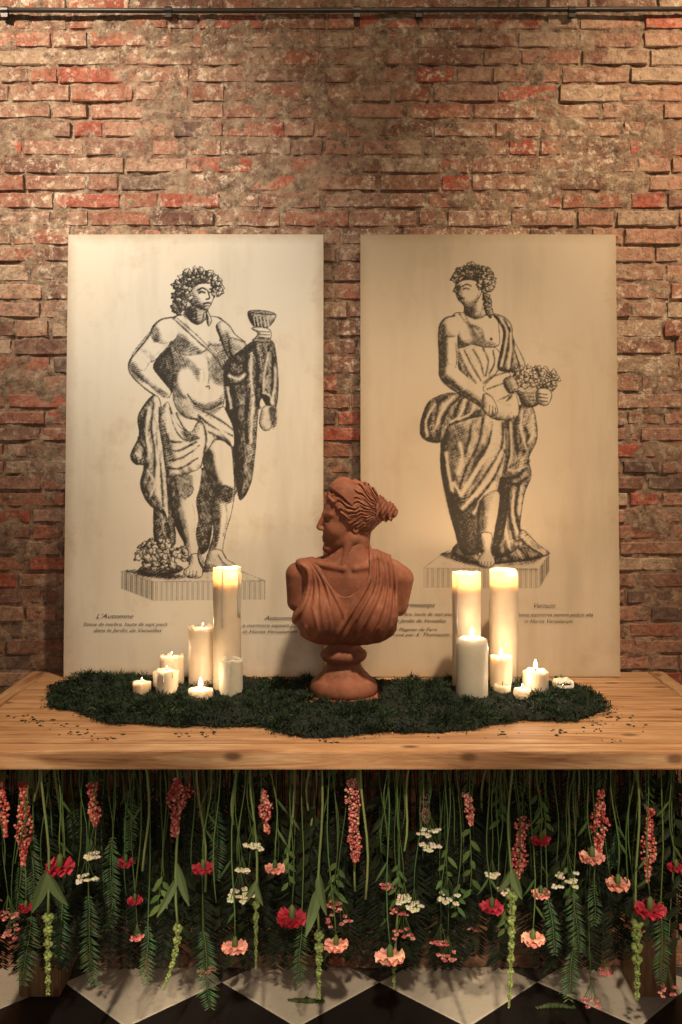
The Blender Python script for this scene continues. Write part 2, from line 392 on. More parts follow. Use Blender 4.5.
    P.line([(225, 378), (270, 388), (330, 372), (350, 350)], 1., .2, .8); P.line([(355, 345), (390, 350), (414, 340)], 1., .25, .8)
    P.line([(300, 300), (335, 350), (340, 400)], 1.6, .55, .5); P.line([(265, 545), (300, 590), (350, 608), (400, 580)], .9, .15, .8)
    P.blob((247, 350), 4, .3, .1); P.blob((395, 328), 3.5, .35, .1)
    P.shade([(206, 325), (232, 318), (255, 345), (250, 372), (222, 376), (205, 355)], .30, .9, 3)
    P.shade([(206, 440), (228, 450), (225, 500), (245, 540), (262, 560), (225, 560), (206, 520)], .30, .9, 3)
    P.shade([(398, 250), (420, 290), (416, 380), (404, 370), (404, 300)], .3, .8, 3)
    P.shade([(230, 250), (262, 250), (275, 290), (245, 285)], .55, .6, 3)
    # neck
    P.poly([(280, 180), (338, 185), (345, 225), (335, 245), (300, 265), (262, 235)], .55, 8, .6)
    P.line([(292, 215), (305, 262)], 1.2, .15, .8); P.line([(330, 215), (320, 262)], .9, .2, .7); P.shade([(255, 190), (300, 200), (290, 235), (250, 235)], .15, .85, 4)
    # raised arm, draped
    P.limb((400, 275), (445, 378), 24, 28, .70, .5)
    P.poly([(338, 205), (352, 225), (360, 250), (348, 272), (340, 250)], .55, 3, .5)
    P.shade([(412, 295), (432, 300), (445, 370), (420, 360)], .2, .75, 4)
    P.line([(385, 235), (430, 268), (455, 305), (495, 335)], .8, .2)
    P.poly([(430, 320), (500, 345), (480, 400), (440, 400)], .55, 6, .4)
    # arm akimbo
    P.limb((172, 288), (78, 396), 46, 40, .95, .42)
    P.limb((62, 425), (178, 540), 35, 20, .95, .42)
    P.poly([(140, 250), (190, 235), (225, 262), (215, 320), (170, 345), (120, 320), (118, 280)], .97, 14, .35, line=.9)
    P.line([(215, 235), (160, 243), (128, 272), (104, 318), (66, 366), (34, 408), (28, 440), (44, 474), (92, 520), (132, 548)], .9, .12)
    P.shade([(120, 300), (135, 270), (160, 310), (130, 340)], .30, .65, 4); P.shade([(30, 430), (60, 420), (75, 460), (105, 500), (70, 495), (40, 465)], .25, .75, 5)
    P.shade([(75, 360), (110, 365), (130, 400), (100, 400)], .45, .5, 4); P.shade([(120, 510), (160, 525), (190, 545), (150, 550)], .3, .7, 4)
    P.line([(120, 415), (150, 395), (200, 335)], 1., .2, .85); P.line([(60, 440), (90, 450), (110, 420)], .9, .4, .7)
    # drapery over the raised arm
    P.poly([(415, 420), (470, 375), (530, 330), (602, 330), (622, 410), (628, 520), (618, 600), (590, 610), (560, 560), (545, 650), (538, 760), (522, 890), (490, 960), (468, 950), (452, 800), (428, 640), (412, 520)], .32, 14, .35, fold=0.2)
    for q in ([(425, 450), (470, 465), (500, 440)], [(418, 490), (465, 505), (500, 480)], [(440, 410), (485, 420), (515, 390)], [(500, 360), (498, 460), (505, 600)], [(530, 345), (548, 440), (540, 560), (555, 600)], [(590, 350), (580, 440), (560, 520)], [(605, 400), (605, 500), (590, 600)], [(450, 520), (455, 600), (480, 700)], [(515, 520), (500, 620), (505, 740)]): P.line(q, 1.6, .05, .9)
    for q in ([(430, 470), (470, 485), (495, 465)], [(520, 380), (518, 460), (525, 540)], [(590, 380), (572, 470), (570, 540)], [(615, 440), (614, 520), (600, 580)], [(578, 540), (600, 560), (612, 610)], [(530, 560), (522, 660), (520, 740)], [(425, 520), (440, 600)]): P.line(q, 1.5, .80, .8)
    P.poly([(565, 600), (595, 590), (618, 600), (600, 680), (570, 690), (552, 660)], .75, 5, .3, line=.4)
    P.shade([(590, 600), (620, 600), (622, 660), (605, 680)], .2, .8, 3)
    # goblet and hand
    P.poly([(505, 214), (560, 208), (616, 222), (606, 256), (580, 280), (545, 282), (520, 262)], .42, 8, .5)
    P.line([(508, 216), (560, 222), (614, 224)], .7, .15)
    for x in (535, 548, 562, 576, 590): P.line([(x-6, 236), (x, 272)], .6, .85, .7)
    P.poly([(520, 280), (560, 276), (594, 286), (598, 318), (575, 335), (532, 328), (545, 300)], .75, 6, .4)
    for y in (292, 304, 316): P.line([(545, y), (592, y+3)], .55, .2)
    P.poly([(530, 322), (592, 324), (590, 338), (532, 334)], .5, 3, .3)
    # cloth round the hips
    P.frame(115, 390, 4.01)
    P.poly([(205, 55), (222, 95), (250, 150), (300, 175), (330, 130), (420, 75), (440, 95), (468, 160), (470, 235), (430, 212), (395, 205), (372, 240), (350, 268), (335, 320), (270, 345), (215, 355), (200, 330), (186, 230), (172, 150), (178, 90)], .82, 10, .5, fold=0.2)
    for q in ([(215, 80), (232, 150), (270, 205), (330, 200)], [(190, 150), (215, 210), (260, 215)], [(300, 120), (345, 140), (360, 200), (352, 260)], [(330, 110), (380, 150), (465, 190)], [(345, 90), (420, 130), (465, 165)], [(215, 290), (270, 275), (330, 230)], [(200, 240), (250, 250), (320, 215)], [(205, 320), (260, 320), (325, 280)], [(370, 175), (440, 210)], [(240, 100), (265, 150), (300, 190)]): P.line(q, 1.3, .12, .85)
    for q in ([(225, 110), (250, 170), (290, 200)], [(345, 110), (400, 150), (460, 205)], [(210, 265), (260, 262), (320, 235)], [(340, 160), (345, 210), (340, 260)]): P.line(q, 1.5, .97, .8)
    P.shade([(186, 160), (215, 200), (240, 290), (205, 270)], .3, .75, 4); P.shade([(260, 170), (310, 185), (330, 200), (290, 215)], .25, .8, 3)
    # head, hair and vine wreath
    P.frame(120, 260, 4.01)
    for i in range(26):
        a = rnd.uniform(0, 6.283); P.blob((232+26*math.cos(a)*rnd.random(), 150+62*math.sin(a)*rnd.random()), rnd.uniform(9, 14), rnd.uniform(.25, .5), .45, .08)
    for c in ((215, 205), (225, 215), (208, 190), (238, 200)): P.blob(c, 13, .3, .35, .08)
    P.poly([(276, 110), (300, 78), (350, 96), (372, 112), (374, 138), (362, 172), (350, 196), (332, 206), (300, 195), (272, 178), (262, 150)], .86, 13, .60)
    P.shade([(270, 150), (300, 150), (310, 185), (330, 205), (290, 195), (265, 175)], .25, .8, 4)
    P.line([(304, 126), (322, 117), (338, 124)], 1.1, .05); P.line([(352, 122), (367, 119)], 1., .05); P.line([(310, 136), (320, 132), (332, 136)], 1.2, .05); P.line([(353, 135), (364, 133)], 1., .05)
    P.line([(344, 128), (351, 157), (338, 163)], .9, .08); P.line([(330, 180), (342, 177), (353, 178)], 1.2, .05); P.line([(334, 190), (348, 189)], .9, .3)
    P.poly([(258, 158), (252, 100), (288, 62), (342, 56), (384, 84), (380, 118), (352, 99), (302, 104), (280, 126)], .35, 8, .4, fold=.2)
    for i in range(60):
        t = i/60; a = math.radians(195+t*185)
        P.blob((300+rnd.uniform(66, 98)*math.cos(a), 124+rnd.uniform(48, 86)*math.sin(a)), rnd.uniform(8, 14), rnd.uniform(.45, .85), .5, .10)
    for i in range(14): P.blob((rnd.uniform(360, 392), rnd.uniform(70, 125)), rnd.uniform(8, 12), rnd.uniform(.4, .75), .5, .1)
    for i in range(7): P.blob((rnd.uniform(250, 274), rnd.uniform(110, 165)), rnd.uniform(9, 13), rnd.uniform(.3, .7), .5, .1)
    # strap across the chest
    P.line([(205, 240), (260, 290), (320, 345), (370, 390), (412, 455)], 1.1, .18, .9); P.line([(222, 240), (290, 298), (345, 352), (395, 410), (414, 445)], .7, .25, .8)

def figure_spring(P):
    rnd = random.Random(8)
    P.frame(410, 480, 3.248)
    P.poly([(45, 290), (120, 235), (330, 225), (455, 240), (420, 292)], .80, 3, .05, line=.5, smooth=False, edge=0)
    P.shade([(100, 245), (150, 238), (200, 260), (240, 285), (170, 272)], .2, .8, 2); P.shade([(300, 265), (380, 262), (430, 250), (400, 275), (320, 282)], .4, .6, 2)
    P.hatch_faces([(45, 290), (420, 292), (420, 355), (45, 352)], .66, 1.9, 2)
    P.hatch_faces([(420, 292), (455, 242), (452, 300), (420, 355)], .48, 1.9, 1)
    # train of the robe on the ground
    P.poly([(150, 215), (180, 205), (220, 240), (240, 280), (190, 268), (140, 245)], .42, 8, .4)
    P.poly([(330, 190), (365, 165), (395, 190), (420, 215), (452, 242), (400, 262), (330, 270), (270, 270)], .45, 8, .45, fold=0.2)
    for q in ([(350, 180), (380, 215), (430, 245)], [(340, 210), (370, 240), (390, 258)], [(300, 230), (330, 262)]): P.line(q, 1.2, .12, .85)
    for q in ([(365, 185), (400, 220), (440, 244)], [(345, 225), (365, 255)]): P.line(q, 1.2, .85, .7)
    # main robe
    P.frame(410, 380, 4.01)
    P.poly([(330, 150), (440, 110), (495, 110), (515, 235), (480, 320), (490, 390), (460, 470), (440, 610), (430, 682), (330, 700), (340, 400)], .42, 14, .45, fold=0.2)
    for q in ([(440, 120), (425, 200), (435, 300)], [(395, 160), (410, 260), (390, 360)], [(465, 200), (478, 240), (460, 300)], [(480, 330), (440, 390), (390, 400)], [(395, 440), (400, 540), (420, 640)], [(440, 430), (425, 520), (440, 600)], [(370, 460), (365, 560), (345, 680)], [(470, 400), (430, 425), (400, 415)]): P.line(q, 2.0, .06, .9)
    for q in ([(455, 130), (450, 200), (470, 280)], [(408, 180), (412, 300), (400, 350)], [(495, 150), (500, 220), (478, 260)], [(470, 350), (430, 370), (400, 365)], [(420, 450), (415, 540), (432, 620)], [(385, 500), (385, 590), (400, 670)], [(450, 440), (440, 540)]): P.line(q, 1.5, .82, .8)
    P.poly([(150, 170), (260, 130), (330, 130), (378, 150), (390, 280), (375, 380), (352, 460), (330, 560), (300, 682), (215, 700), (180, 600), (150, 480), (128, 360), (130, 250)], .62, 22, .50, fold=0.16)
    P.shade([(160, 200), (215, 190), (230, 260), (200, 330), (150, 340), (135, 280)], .34, .75, 6); P.shade([(135, 340), (180, 360), (190, 440), (230, 480), (215, 600), (180, 590), (145, 470)], .22, .8, 6)
    P.shade([(260, 330), (300, 270), (290, 370), (230, 460), (215, 500), (230, 420)], .18, .85, 5); P.shade([(215, 540), (275, 480), (280, 620), (290, 690), (215, 690)], .20, .8, 5)
    for q in ([(300, 150), (280, 260), (230, 360), (200, 450)], [(378, 180), (370, 280), (310, 380), (240, 480)], [(385, 290), (340, 400), (260, 500)], [(250, 190), (240, 250), (220, 310)], [(340, 180), (320, 260), (270, 350)], [(160, 400), (190, 450), (200, 520)], [(170, 500), (215, 560), (225, 640)]): P.line(q, 1.7, .10, .85)
    for q in ([(345, 170), (330, 270), (280, 360), (220, 450)], [(372, 300), (330, 390), (270, 460), (215, 520)], [(300, 320), (250, 400), (210, 470)], [(205, 260), (215, 320), (200, 380)], [(345, 420), (300, 480), (260, 540)], [(180, 420), (205, 460)], [(150, 300), (160, 380), (175, 450)]): P.line(q, 1.9, .93, .8)
    # bare shin and foot
    P.poly([(285, 490), (350, 450), (365, 500), (345, 600), (330, 690), (280, 690), (272, 600)], .70, 11, .5)
    P.shade([(280, 510), (305, 510), (300, 640), (275, 640)], .3, .7, 5)
    P.poly([(365, 400), (400, 420), (395, 520), (372, 640), (330, 690), (345, 600), (362, 500)], .16, 6, .15)
    P.frame(410, 480, 3.248)
    P.poly([(232, 180), (268, 180), (264, 232), (278, 268), (262, 286), (228, 284), (222, 266), (236, 235)], .82, 6, .5)
    for x in (235, 245, 255, 265): P.line([(x, 268), (x-2, 284)], .45, .25)
    P.frame(410, 380, 4.01)
    # bunched cloth on the hip
    P.poly([(155, 60), (85, 90), (55, 150), (45, 215), (70, 250), (130, 255), (155, 200), (230, 165), (310, 145), (290, 90), (210, 65)], .48, 14, .45, fold=0.22)
    for q in ([(150, 75), (95, 120), (80, 200), (90, 245)], [(205, 75), (160, 120), (130, 190), (125, 240)], [(215, 80), (185, 150), (230, 160)], [(240, 100), (230, 140), (290, 130)], [(120, 100), (110, 170), (115, 240)]): P.line(q, 1.6, .08, .85)
    for q in ([(180, 75), (135, 130), (108, 200)], [(230, 85), (205, 150), (170, 175)], [(105, 105), (70, 170), (75, 230)], [(265, 100), (250, 140), (200, 165)]): P.line(q, 1.4, .9, .8)
    # bodice
    P.frame(410, 255, 4.01)
    P.poly([(190, 380), (260, 365), (340, 375), (370, 410), (360, 470), (300, 540), (330, 570), (380, 600), (420, 560), (440, 600), (430, 660), (330, 660), (250, 560), (215, 490), (195, 440)], .80, 12, .45, fold=0.14)
    for q in ([(205, 400), (235, 470), (270, 520)], [(225, 390), (260, 460), (290, 510)], [(260, 385), (290, 440), (300, 500)], [(300, 380), (320, 430), (310, 490)], [(340, 390), (345, 440), (325, 480)], [(300, 520), (350, 490), (420, 470)], [(315, 545), (370, 525), (430, 500)], [(360, 590), (400, 570), (430, 540)]): P.line(q, 1.2, .18, .8)
    for q in ([(215, 395), (248, 465), (280, 512)], [(245, 388), (278, 450), (300, 505)], [(280, 385), (310, 440)], [(310, 535), (360, 508), (425, 485)], [(340, 580), (390, 600), (425, 580)]): P.line(q, 1.3, .97, .7)
    # chest, shoulder and neck
    P.poly([(185, 240), (225, 235), (255, 205), (300, 205), (320, 240), (355, 255), (365, 320), (360, 370), (300, 375), (250, 362), (200, 378), (170, 345), (160, 290)], .92, 14, .45)
    P.shade([(172, 300), (195, 285), (205, 330), (225, 370), (190, 370), (170, 340)], .22, .85, 5); P.shade([(200, 345), (240, 360), (260, 355), (230, 375), (195, 378)], .25, .7, 3); P.shade([(240, 290), (270, 310), (300, 345), (340, 365), (290, 365), (250, 330)], .35, .7, 4)
    for q in ([(225, 235), (245, 280), (275, 300), (305, 350)], [(205, 240), (225, 270), (250, 290), (265, 330)], [(255, 290), (290, 300), (300, 330)]): P.line(q, 1.6, .3, .75)
    P.blob((333, 343), 4, .3, .1); P.blob((192, 355), 4, .3, .1)
    P.poly([(235, 190), (295, 150), (305, 200), (318, 240), (275, 262), (228, 240)], .70, 9, .55); P.shade([(232, 195), (260, 190), (268, 240), (235, 238)], .18, .85, 4)
    P.line([(300, 210), (285, 255), (260, 262)], .9, .3, .7)
    # mantle on the far shoulder
    P.poly([(335, 240), (385, 255), (415, 290), (420, 340), (450, 400), (468, 450), (440, 480), (390, 475), (358, 460), (370, 390), (382, 320), (360, 270)], .58, 10, .45, fold=0.18)
    for q in ([(350, 250), (385, 300), (378, 380), (362, 455)], [(385, 265), (405, 320), (395, 400), (380, 460)], [(405, 300), (425, 380), (445, 450)], [(420, 350), (415, 420), (410, 470)]): P.line(q, 1.5, .10, .85)
    for q in ([(370, 262), (396, 310), (386, 390), (372, 450)], [(410, 320), (412, 390), (400, 460)], [(430, 380), (455, 440)]): P.line(q, 1.3, .92, .8)
    # near arm
    P.limb((160, 300), (160, 480), 36, 38, .88, .5); P.poly([(150, 255), (185, 250), (205, 275), (196, 330), (150, 335), (122, 315), (128, 280)], .90, 12, .45, line=.85)
    P.limb((158, 480), (310, 590), 38, 22, .90, .48)
    P.line([(185, 250), (145, 262), (122, 310), (126, 420), (128, 480), (145, 520), (200, 560), (285, 610)], .9, .1)
    P.shade([(124, 300), (150, 290), (158, 380), (150, 470), (128, 480)], .15, .85, 5); P.shade([(130, 470), (160, 490), (220, 550), (290, 605), (200, 560), (140, 520)], .2, .85, 5)
    P.line([(190, 360), (194, 420), (190, 455)], 1., .3, .8)
    P.poly([(300, 565), (335, 580), (355, 620), (352, 645), (318, 648), (298, 625)], .85, 7, .5)
    for q in ([(325, 610), (322, 645)], [(337, 612), (337, 643)], [(347, 618), (350, 640)]): P.line(q, .6, .15)
    # flower basket and hand
    P.poly([(420, 535), (580, 530), (570, 560), (510, 612), (460, 612), (440, 570)], .55, 8, .5)
    for y in (560, 575, 590): P.line([(445, y), (508, y)], .6, .25, .8)
    for i in range(110):
        a = rnd.uniform(0, 6.283); r = math.sqrt(rnd.random())
        P.blob((505+r*100*math.cos(a), 508+r*(55 if math.sin(a) < 0 else 28)*math.sin(a)), rnd.uniform(6, 11), rnd.uniform(.5, .88), .5, .18)
    P.poly([(518, 545), (560, 545), (574, 570), (560, 605), (535, 610), (512, 590)], .80, 6, .45)
    for y in (562, 576, 590): P.line([(515, y), (556, y+5)], .6, .2)
    P.poly([(380, 510), (420, 495), (440, 545), (400, 560)], .5, 6, .4)
    # head, hair and wreath
    for c in ((312, 170), (318, 190), (316, 210), (322, 228), (326, 240)): P.blob(c, 15, .38, .4, .1)
    P.poly([(196, 105), (240, 92), (285, 110), (296, 150), (270, 195), (238, 215), (216, 200), (198, 178), (192, 158), (180, 150), (190, 130)], .92, 11, .45)
    P.shade([(192, 118), (208, 112), (212, 150), (206, 185), (198, 176), (186, 152)], .38, .7, 3); P.shade([(225, 200), (270, 180), (285, 150), (270, 205), (240, 218)], .35, .7, 4)
    P.line([(218, 130), (236, 122), (254, 130)], 1.0, .05); P.line([(196, 133), (206, 130)], .9, .05); P.line([(222, 142), (232, 138), (244, 142)], 1.1, .05); P.line([(198, 143), (206, 141)], .9, .05); P.line([(210, 134), (199, 158), (194, 164), (206, 168)], .9, .1); P.line([(203, 182), (212, 179), (222, 180)], 1.1, .05); P.line([(207, 191), (218, 190)], .9, .3)
    P.poly([(192, 108), (208, 72), (260, 55), (318, 78), (338, 122), (312, 160), (290, 140), (276, 112), (240, 104)], .35, 8, .4, fold=.2)
    for i in range(64):
        t = i/64; a = math.radians(180+t*200)
        P.blob((262+rnd.uniform(52, 84)*math.cos(a), 104+rnd.uniform(30, 64)*math.sin(a)), rnd.uniform(7, 13), rnd.uniform(.40, .8), .5, .10)
    for i in range(18): P.blob((rnd.uniform(285, 342), rnd.uniform(88, 150)), rnd.uniform(7, 12), rnd.uniform(.35, .75), .5, .1)
# ================================================================= the setting
WALL_Y, TABLE_Z = 2.545, .76
rng = random.Random(11)
M_BRICK, M_MORTAR = brick_mat(), mortar_mat()

def brick_mesh(w, h, depth, r, tint):
    """old hand-made brick: uneven flat front (4 x 2 points), chipped arris all round, four sides"""
    xs_ = (-.5, -.5+r.uniform(.25, .4), .5-r.uniform(.25, .4), .5); v = []
    tl = r.uniform(-.0022, .0022)
    for zz in (-.5, .5):
        for q in xs_:
            e = r.uniform(.0015, .0045)
            v.append((q*(w-2*e), r.uniform(-.0012, .0012)+tl*q*2, zz*(h-2*e)+r.uniform(-.0012, .0012)))
    f = [(0, 1, 5, 4), (1, 2, 6, 5), (2, 3, 7, 6)]
    ring = [0, 1, 2, 3, 7, 6, 5, 4]; n = 8
    for k in ring:
        q = v[k]; cor = .985 if k in (0, 3, 4, 7) else 1.0
        v.append((math.copysign(w/2*cor, q[0]) if k in (0, 3, 4, 7) else q[0], q[1]+r.uniform(.002, .005), math.copysign(h/2*r.uniform(.93, 1.0), q[2])))
    for k in range(8): p_ = v[n+k]; v.append((p_[0], depth, p_[2]))
    for k in range(8):
        a, b_, m = ring[k], ring[(k+1) % 8], (k+1) % 8
        f.append((b_, a, n+k, n+m)); f.append((n+m, n+k, n+8+k, n+8+m))
    return v, f

TINTS = [((.33, .155, .10), 6), ((.38, .19, .125), 6), ((.36, .135, .083), 6), ((.40, .092, .055), 4), ((.42, .28, .19), 2), ((.22, .10, .068), 4), ((.15, .085, .065), 1.0), ((.39, .215, .145), 4)]
def pick_tint(z):
    ws = [w for _, w in TINTS]
    if z < 1.35: ws = [5, 3, 5, 3, 1.2, 5, 2.5, 1.5]
    c = rng.choices([t for t, _ in TINTS], ws)[0]; k = rng.uniform(.85, 1.15)
    return tuple(x*k for x in c)
wall_pieces = []          # (x, z, w, h, y, tint)
z = 0.0
while z < 2.72:
    ch = (.0420 if z < 1.45 else .0462)*rng.uniform(.96, 1.04)
    joint = rng.uniform(.005, .009)
    x = -1.30-rng.uniform(0, .15)
    while x < 1.32:
        w = rng.uniform(.145, .172) if rng.random() < .66 else rng.uniform(.068, .094)
        if rng.random() < .05: w = rng.uniform(.03, .055)
        wall_pieces.append((x+w/2, z+ch/2, w, (ch-joint)*rng.uniform(.93, 1.05), WALL_Y+rng.uniform(-.0025, .0035), pick_tint(z)))
        x += w+rng.uniform(.004, .010)
    z += ch
WALL_TOP = z

# mortar bed of the wall: a rough surface that stands proud of the bricks here and there
gx, gz = np.arange(-1.3, 1.3001, .0065), np.arange(0, WALL_TOP, .0065)
GX, GZ = np.meshgrid(gx, gz)
hgt = .62*(fbm(GX*32+50, GZ*40+9, 5, 4)-.5)+.40*(fbm(GX*9+3, GZ*10+40, 3, 21)-.5)
over = np.clip((fbm(GX*3.1+7, GZ*3.4+5, 3, 40)-.5)*2, -.6, 1)
yy = WALL_Y+.0036-.030*hgt-.0035*over
v = np.stack([GX, yy, GZ], -1).reshape(-1, 3)
i = np.arange(v.shape[0]).reshape(GX.shape)
fa = np.stack([i[:-1, :-1], i[:-1, 1:], i[1:, 1:], i[1:, :-1]], -1).reshape(-1, 4)
wall = obj('wall_back', mesh('wall_back', v, fa, True), M_MORTAR); tag(wall, kind='structure')
_b = MB(); _b.box((-1.3, WALL_Y+.03, 0), (1.3, WALL_Y+.25, WALL_TOP)); _b.build('wall_core', M_MORTAR, wall)

def shown(x, z_, w, h):
    """seen from in front and not behind a canvas or the table"""
    if z_ < .745 or z_ > 2.475 or abs(x)-w/2 > .89: return False
    for a, b in ((-.700, -.060), (.034, .690)):
        if a+.03 < x-w/2 and x+w/2 < b-.03 and z_+h/2 < 1.84: return False
    return True
infill = MB(); count = 0
for (x, z_, w, h, y, tint) in wall_pieces:
    bv, bf = brick_mesh(w, h, .04, rng, tint)
    if shown(x, z_, w, h) and count < 300:
        me = mesh('brick', bv, bf); point_attr(me, 'tint', [list(tint)+[1]]*len(bv), 'FLOAT_COLOR')
        obj('brick', me, M_BRICK, wall, (x, y, z_), (rng.uniform(-.02, .02), rng.uniform(-.012, .012), rng.uniform(-.012, .012))); count += 1
    else:
        infill.col = tint; infill.add([(a+x, b+y, c+z_) for a, b, c in bv], bf)
tag(infill.build('brick_courses', M_BRICK, wall), kind='stuff')
print('bricks as parts', count, 'of', len(wall_pieces))

# conduit near the top of the wall
cz = px(0, 10.5, WALL_Y-.02)[2]
root = thing('conduit_pipe', 'thin dark metal conduit running along the top of the brick wall', 'pipe', (0, WALL_Y-.018, cz))
M_PIPE = plain('dark_conduit', (.055, .048, .043), .45, .3, Metallic=.6)
b = MB(); b.tube([(-1.28, 0, .004), (-.4, 0, 0), (.3, 0, .003), (1.28, 0, .006)], .0062, 10); b.build('tube', M_PIPE, root, True)
for cx_ in (-.446, .03, .187, .573, -.86):
    b = MB(); b.tube([(cx_-.009, 0, .002), (cx_+.009, 0, .002)], .0088, 10); b.box((cx_-.008, -.003, -.016), (cx_+.008, .010, .002)); b.build('clip', M_PIPE, root)

# floor: black and white tiles laid on the diagonal
T = NT('floor_grout'); M_GROUT = T.out((.10, .085, .07), .9)
b = MB(); b.box((-2.4, -.6, -.06), (2.4, WALL_Y+.2, -.006)); floor = b.build('floor', M_GROUT); tag(floor, kind='structure')
def tile_mat(name, c1, c2, rough):
    T = NT(name); p = T.n('ShaderNodeNewGeometry').outputs['Position']
    c = T.mix(T.noise(p, 9, 6, .7), c1, c2); c = T.mix(T.ramp(T.noise(p, 60, 4, .7), [(.55, 0.), (.75, .5)]), c, tuple(x*.55 for x in c1))
    return T.out(c, rough, T.bump(T.noise(p, 30, 4), .1, .002))
M_TW, M_TB = tile_mat('pale_tile', (.62, .56, .46), (.80, .75, .66), .38), tile_mat('black_tile', (.012, .011, .011), (.028, .025, .024), .33)
DG = .391; HD = DG/2
def tile_mesh():
    a = HD-.0016; c = .003
    v = [(a, 0, -.006), (0, a, -.006), (-a, 0, -.006), (0, -a, -.006), (a, 0, -.001), (0, a, -.001), (-a, 0, -.001), (0, -a, -.001), (a-c, 0, 0), (0, a-c, 0), (-a+c, 0, 0), (0, -a+c, 0)]
    f = [(8, 9, 10, 11)]
    for k in range(4): q = (k+1) % 4; f += [(k, q, 4+q, 4+k), (4+k, 4+q, 8+q, 8+k)]
    return v, f
_tv, _tf = tile_mesh(); TME = {}
for nm, m in (('pale', M_TW), ('black', M_TB)): TME[nm] = mesh('tile', _tv, _tf); TME[nm].materials.append(m)
apex_x, apex_y = px(222, 981.5, 2.483)[0], 2.483          # far corner of a black tile
for r_ in range(-10, 2):
    for c_ in range(-7, 8):
        # rows alternate: black centres at apex_y - HD, white ones half a diagonal off
        yb = apex_y-HD+r_*HD; xb = apex_x+c_*DG+(HD if r_ % 2 else 0)
        if yb < .05 or yb > WALL_Y+.05 or abs(xb) > 1.75: continue
        obj('tile', TME['black' if r_ % 2 == 0 else 'pale'], None, floor, (xb, yb, 0))
# ================================================================= table
TB, TF, TX0, TX1, TH = 2.53, 1.85, px(32, 671, 2.53)[0], px(663, 671, 2.53)[0], .033
W_X, W_Y, W_Z = wood_mat('pine_boards', 'X'), wood_mat('pine_ends', 'Y', .95), wood_mat('pine_legs', 'Z', .62)
table = thing('wooden_table', 'long knotty pine table against the brick wall with flowers hung underneath', 'table', ((TX0+TX1)/2, (TB+TF)/2, 0))
cx, cy = table.location.x, table.location.y
def board(name, x0, x1, y0, y1, z0, z1, mat, parent=table, bev=.0022):
    bm = bmesh.new(); bmesh.ops.create_cube(bm, size=1)
    for v_ in bm.verts: v_.co = Vector((v_.co.x*(x1-x0), v_.co.y*(y1-y0), v_.co.z*(z1-z0)))
    bmesh.ops.bevel(bm, geom=bm.edges[:], offset=bev, segments=2, affect='EDGES')
    me = bpy.data.meshes.new(name); bm.to_mesh(me); bm.free()
    return obj(name, me, mat, parent, ((x0+x1)/2-cx, (y0+y1)/2-cy, (z0+z1)/2))
BW = .038                                                   # breadboard ends
g = .0012
for k, (y0, y1) in enumerate(((TF, 1.907), (1.907, 2.063), (2.063, 2.275), (2.275, TB))):
    if k == 0: board('plank', TX0, TX1, y0, y1-g, TABLE_Z-TH, TABLE_Z, W_X)
    else: board('plank', TX0+BW+g, TX1-BW-g, y0+g*.5, y1-g*.5, TABLE_Z-TH, TABLE_Z-.0004*k, W_X)
board('end_board', TX0, TX0+BW, 1.908, TB, TABLE_Z-TH, TABLE_Z, W_Y)
board('end_board', TX1-BW, TX1, 1.908, TB, TABLE_Z-TH, TABLE_Z, W_Y)
board('apron', TX0+.06, TX1-.06, 2.47, 2.495, .63, TABLE_Z-TH, W_X)
for x0 in (TX0+.005, TX1-.105):
    board('leg', x0, x0+.10, 2.41, 2.52, 0, TABLE_Z-TH, W_Z, bev=.004)
    board('leg', x0, x0+.10, 1.87, 1.98, 0, TABLE_Z-TH, W_Z, bev=.004)
board('stretcher', TX0+.12, TX1-.12, 2.44, 2.48, .142, .192, W_X)

# ================================================================= canvases with engraved figures
def canvas_mat(name, c1, c2, ink):
    T = NT(name); o = T.coord('Object'); tone = T.attr('tone').outputs['Fac']
    c = T.mix(T.ramp(T.noise(o, 1.7, 4, .55), [(.32, 0.), (.68, 1.)]), c1, c2)
    c = T.mix(T.ramp(T.noise(mapped(T, o, (5, 1, .8)), 1.6, 5, .6), [(.50, 0.), (.72, .55)]), c, tuple(x*.70 for x in c2))
    c = T.mix(T.ramp(T.noise(o, 7, 6, .65), [(.55, 0.), (.72, .38)]), c, (.40, .28, .17))
    # age-browned borders
    sx = T.n('ShaderNodeSeparateXYZ'); T.t.links.new(o, sx.inputs[0])
    ex = T.math('ABSOLUTE', sx.outputs[0]); ez = T.math('ABSOLUTE', T.math('SUBTRACT', sx.outputs[2], .55))
    e = T.math('MAXIMUM', T.math('SUBTRACT', ex, .318), T.math('SUBTRACT', ez, .549)); e = T.math('ADD', e, T.math('MULTIPLY', T.math('SUBTRACT', T.noise(o, 14, 5, .7), .5), .045))
    c = T.mix(T.math('MULTIPLY', T.ramp(T.math('ADD', T.math('MULTIPLY', e, 14.), .5), [(.15, 0.), (.5, 1.)]), .42), c, (.40, .28, .16))
    c = T.mix(T.math('POWER', T.math('SUBTRACT', 1.0, tone), .9), c, ink)
    we = T.n('ShaderNodeTexWave', _wave_type='BANDS', _bands_direction='X', Scale=330.0); T.t.links.new(o, we.inputs[0])
    wz = T.n('ShaderNodeTexWave', _wave_type='BANDS', _bands_direction='Z', Scale=330.0); T.t.links.new(o, wz.inputs[0])
    return T.out(c, .88, T.bump(T.math('ADD', we.outputs['Fac'], wz.outputs['Fac']), .12, .0006))
def side_mat():
    T = NT('canvas_edge'); o = T.coord('Object')
    return T.out(T.mix(T.noise(o, 30, 4), (.30, .22, .14), (.52, .42, .30)), .9)
M_SIDE = side_mat(); M_INK = plain('caption_ink', (.045, .034, .026), .9, .2)
CW, CH, CT = .640, 1.10, .030
LEAN = math.asin((2.508-2.467)/CH)
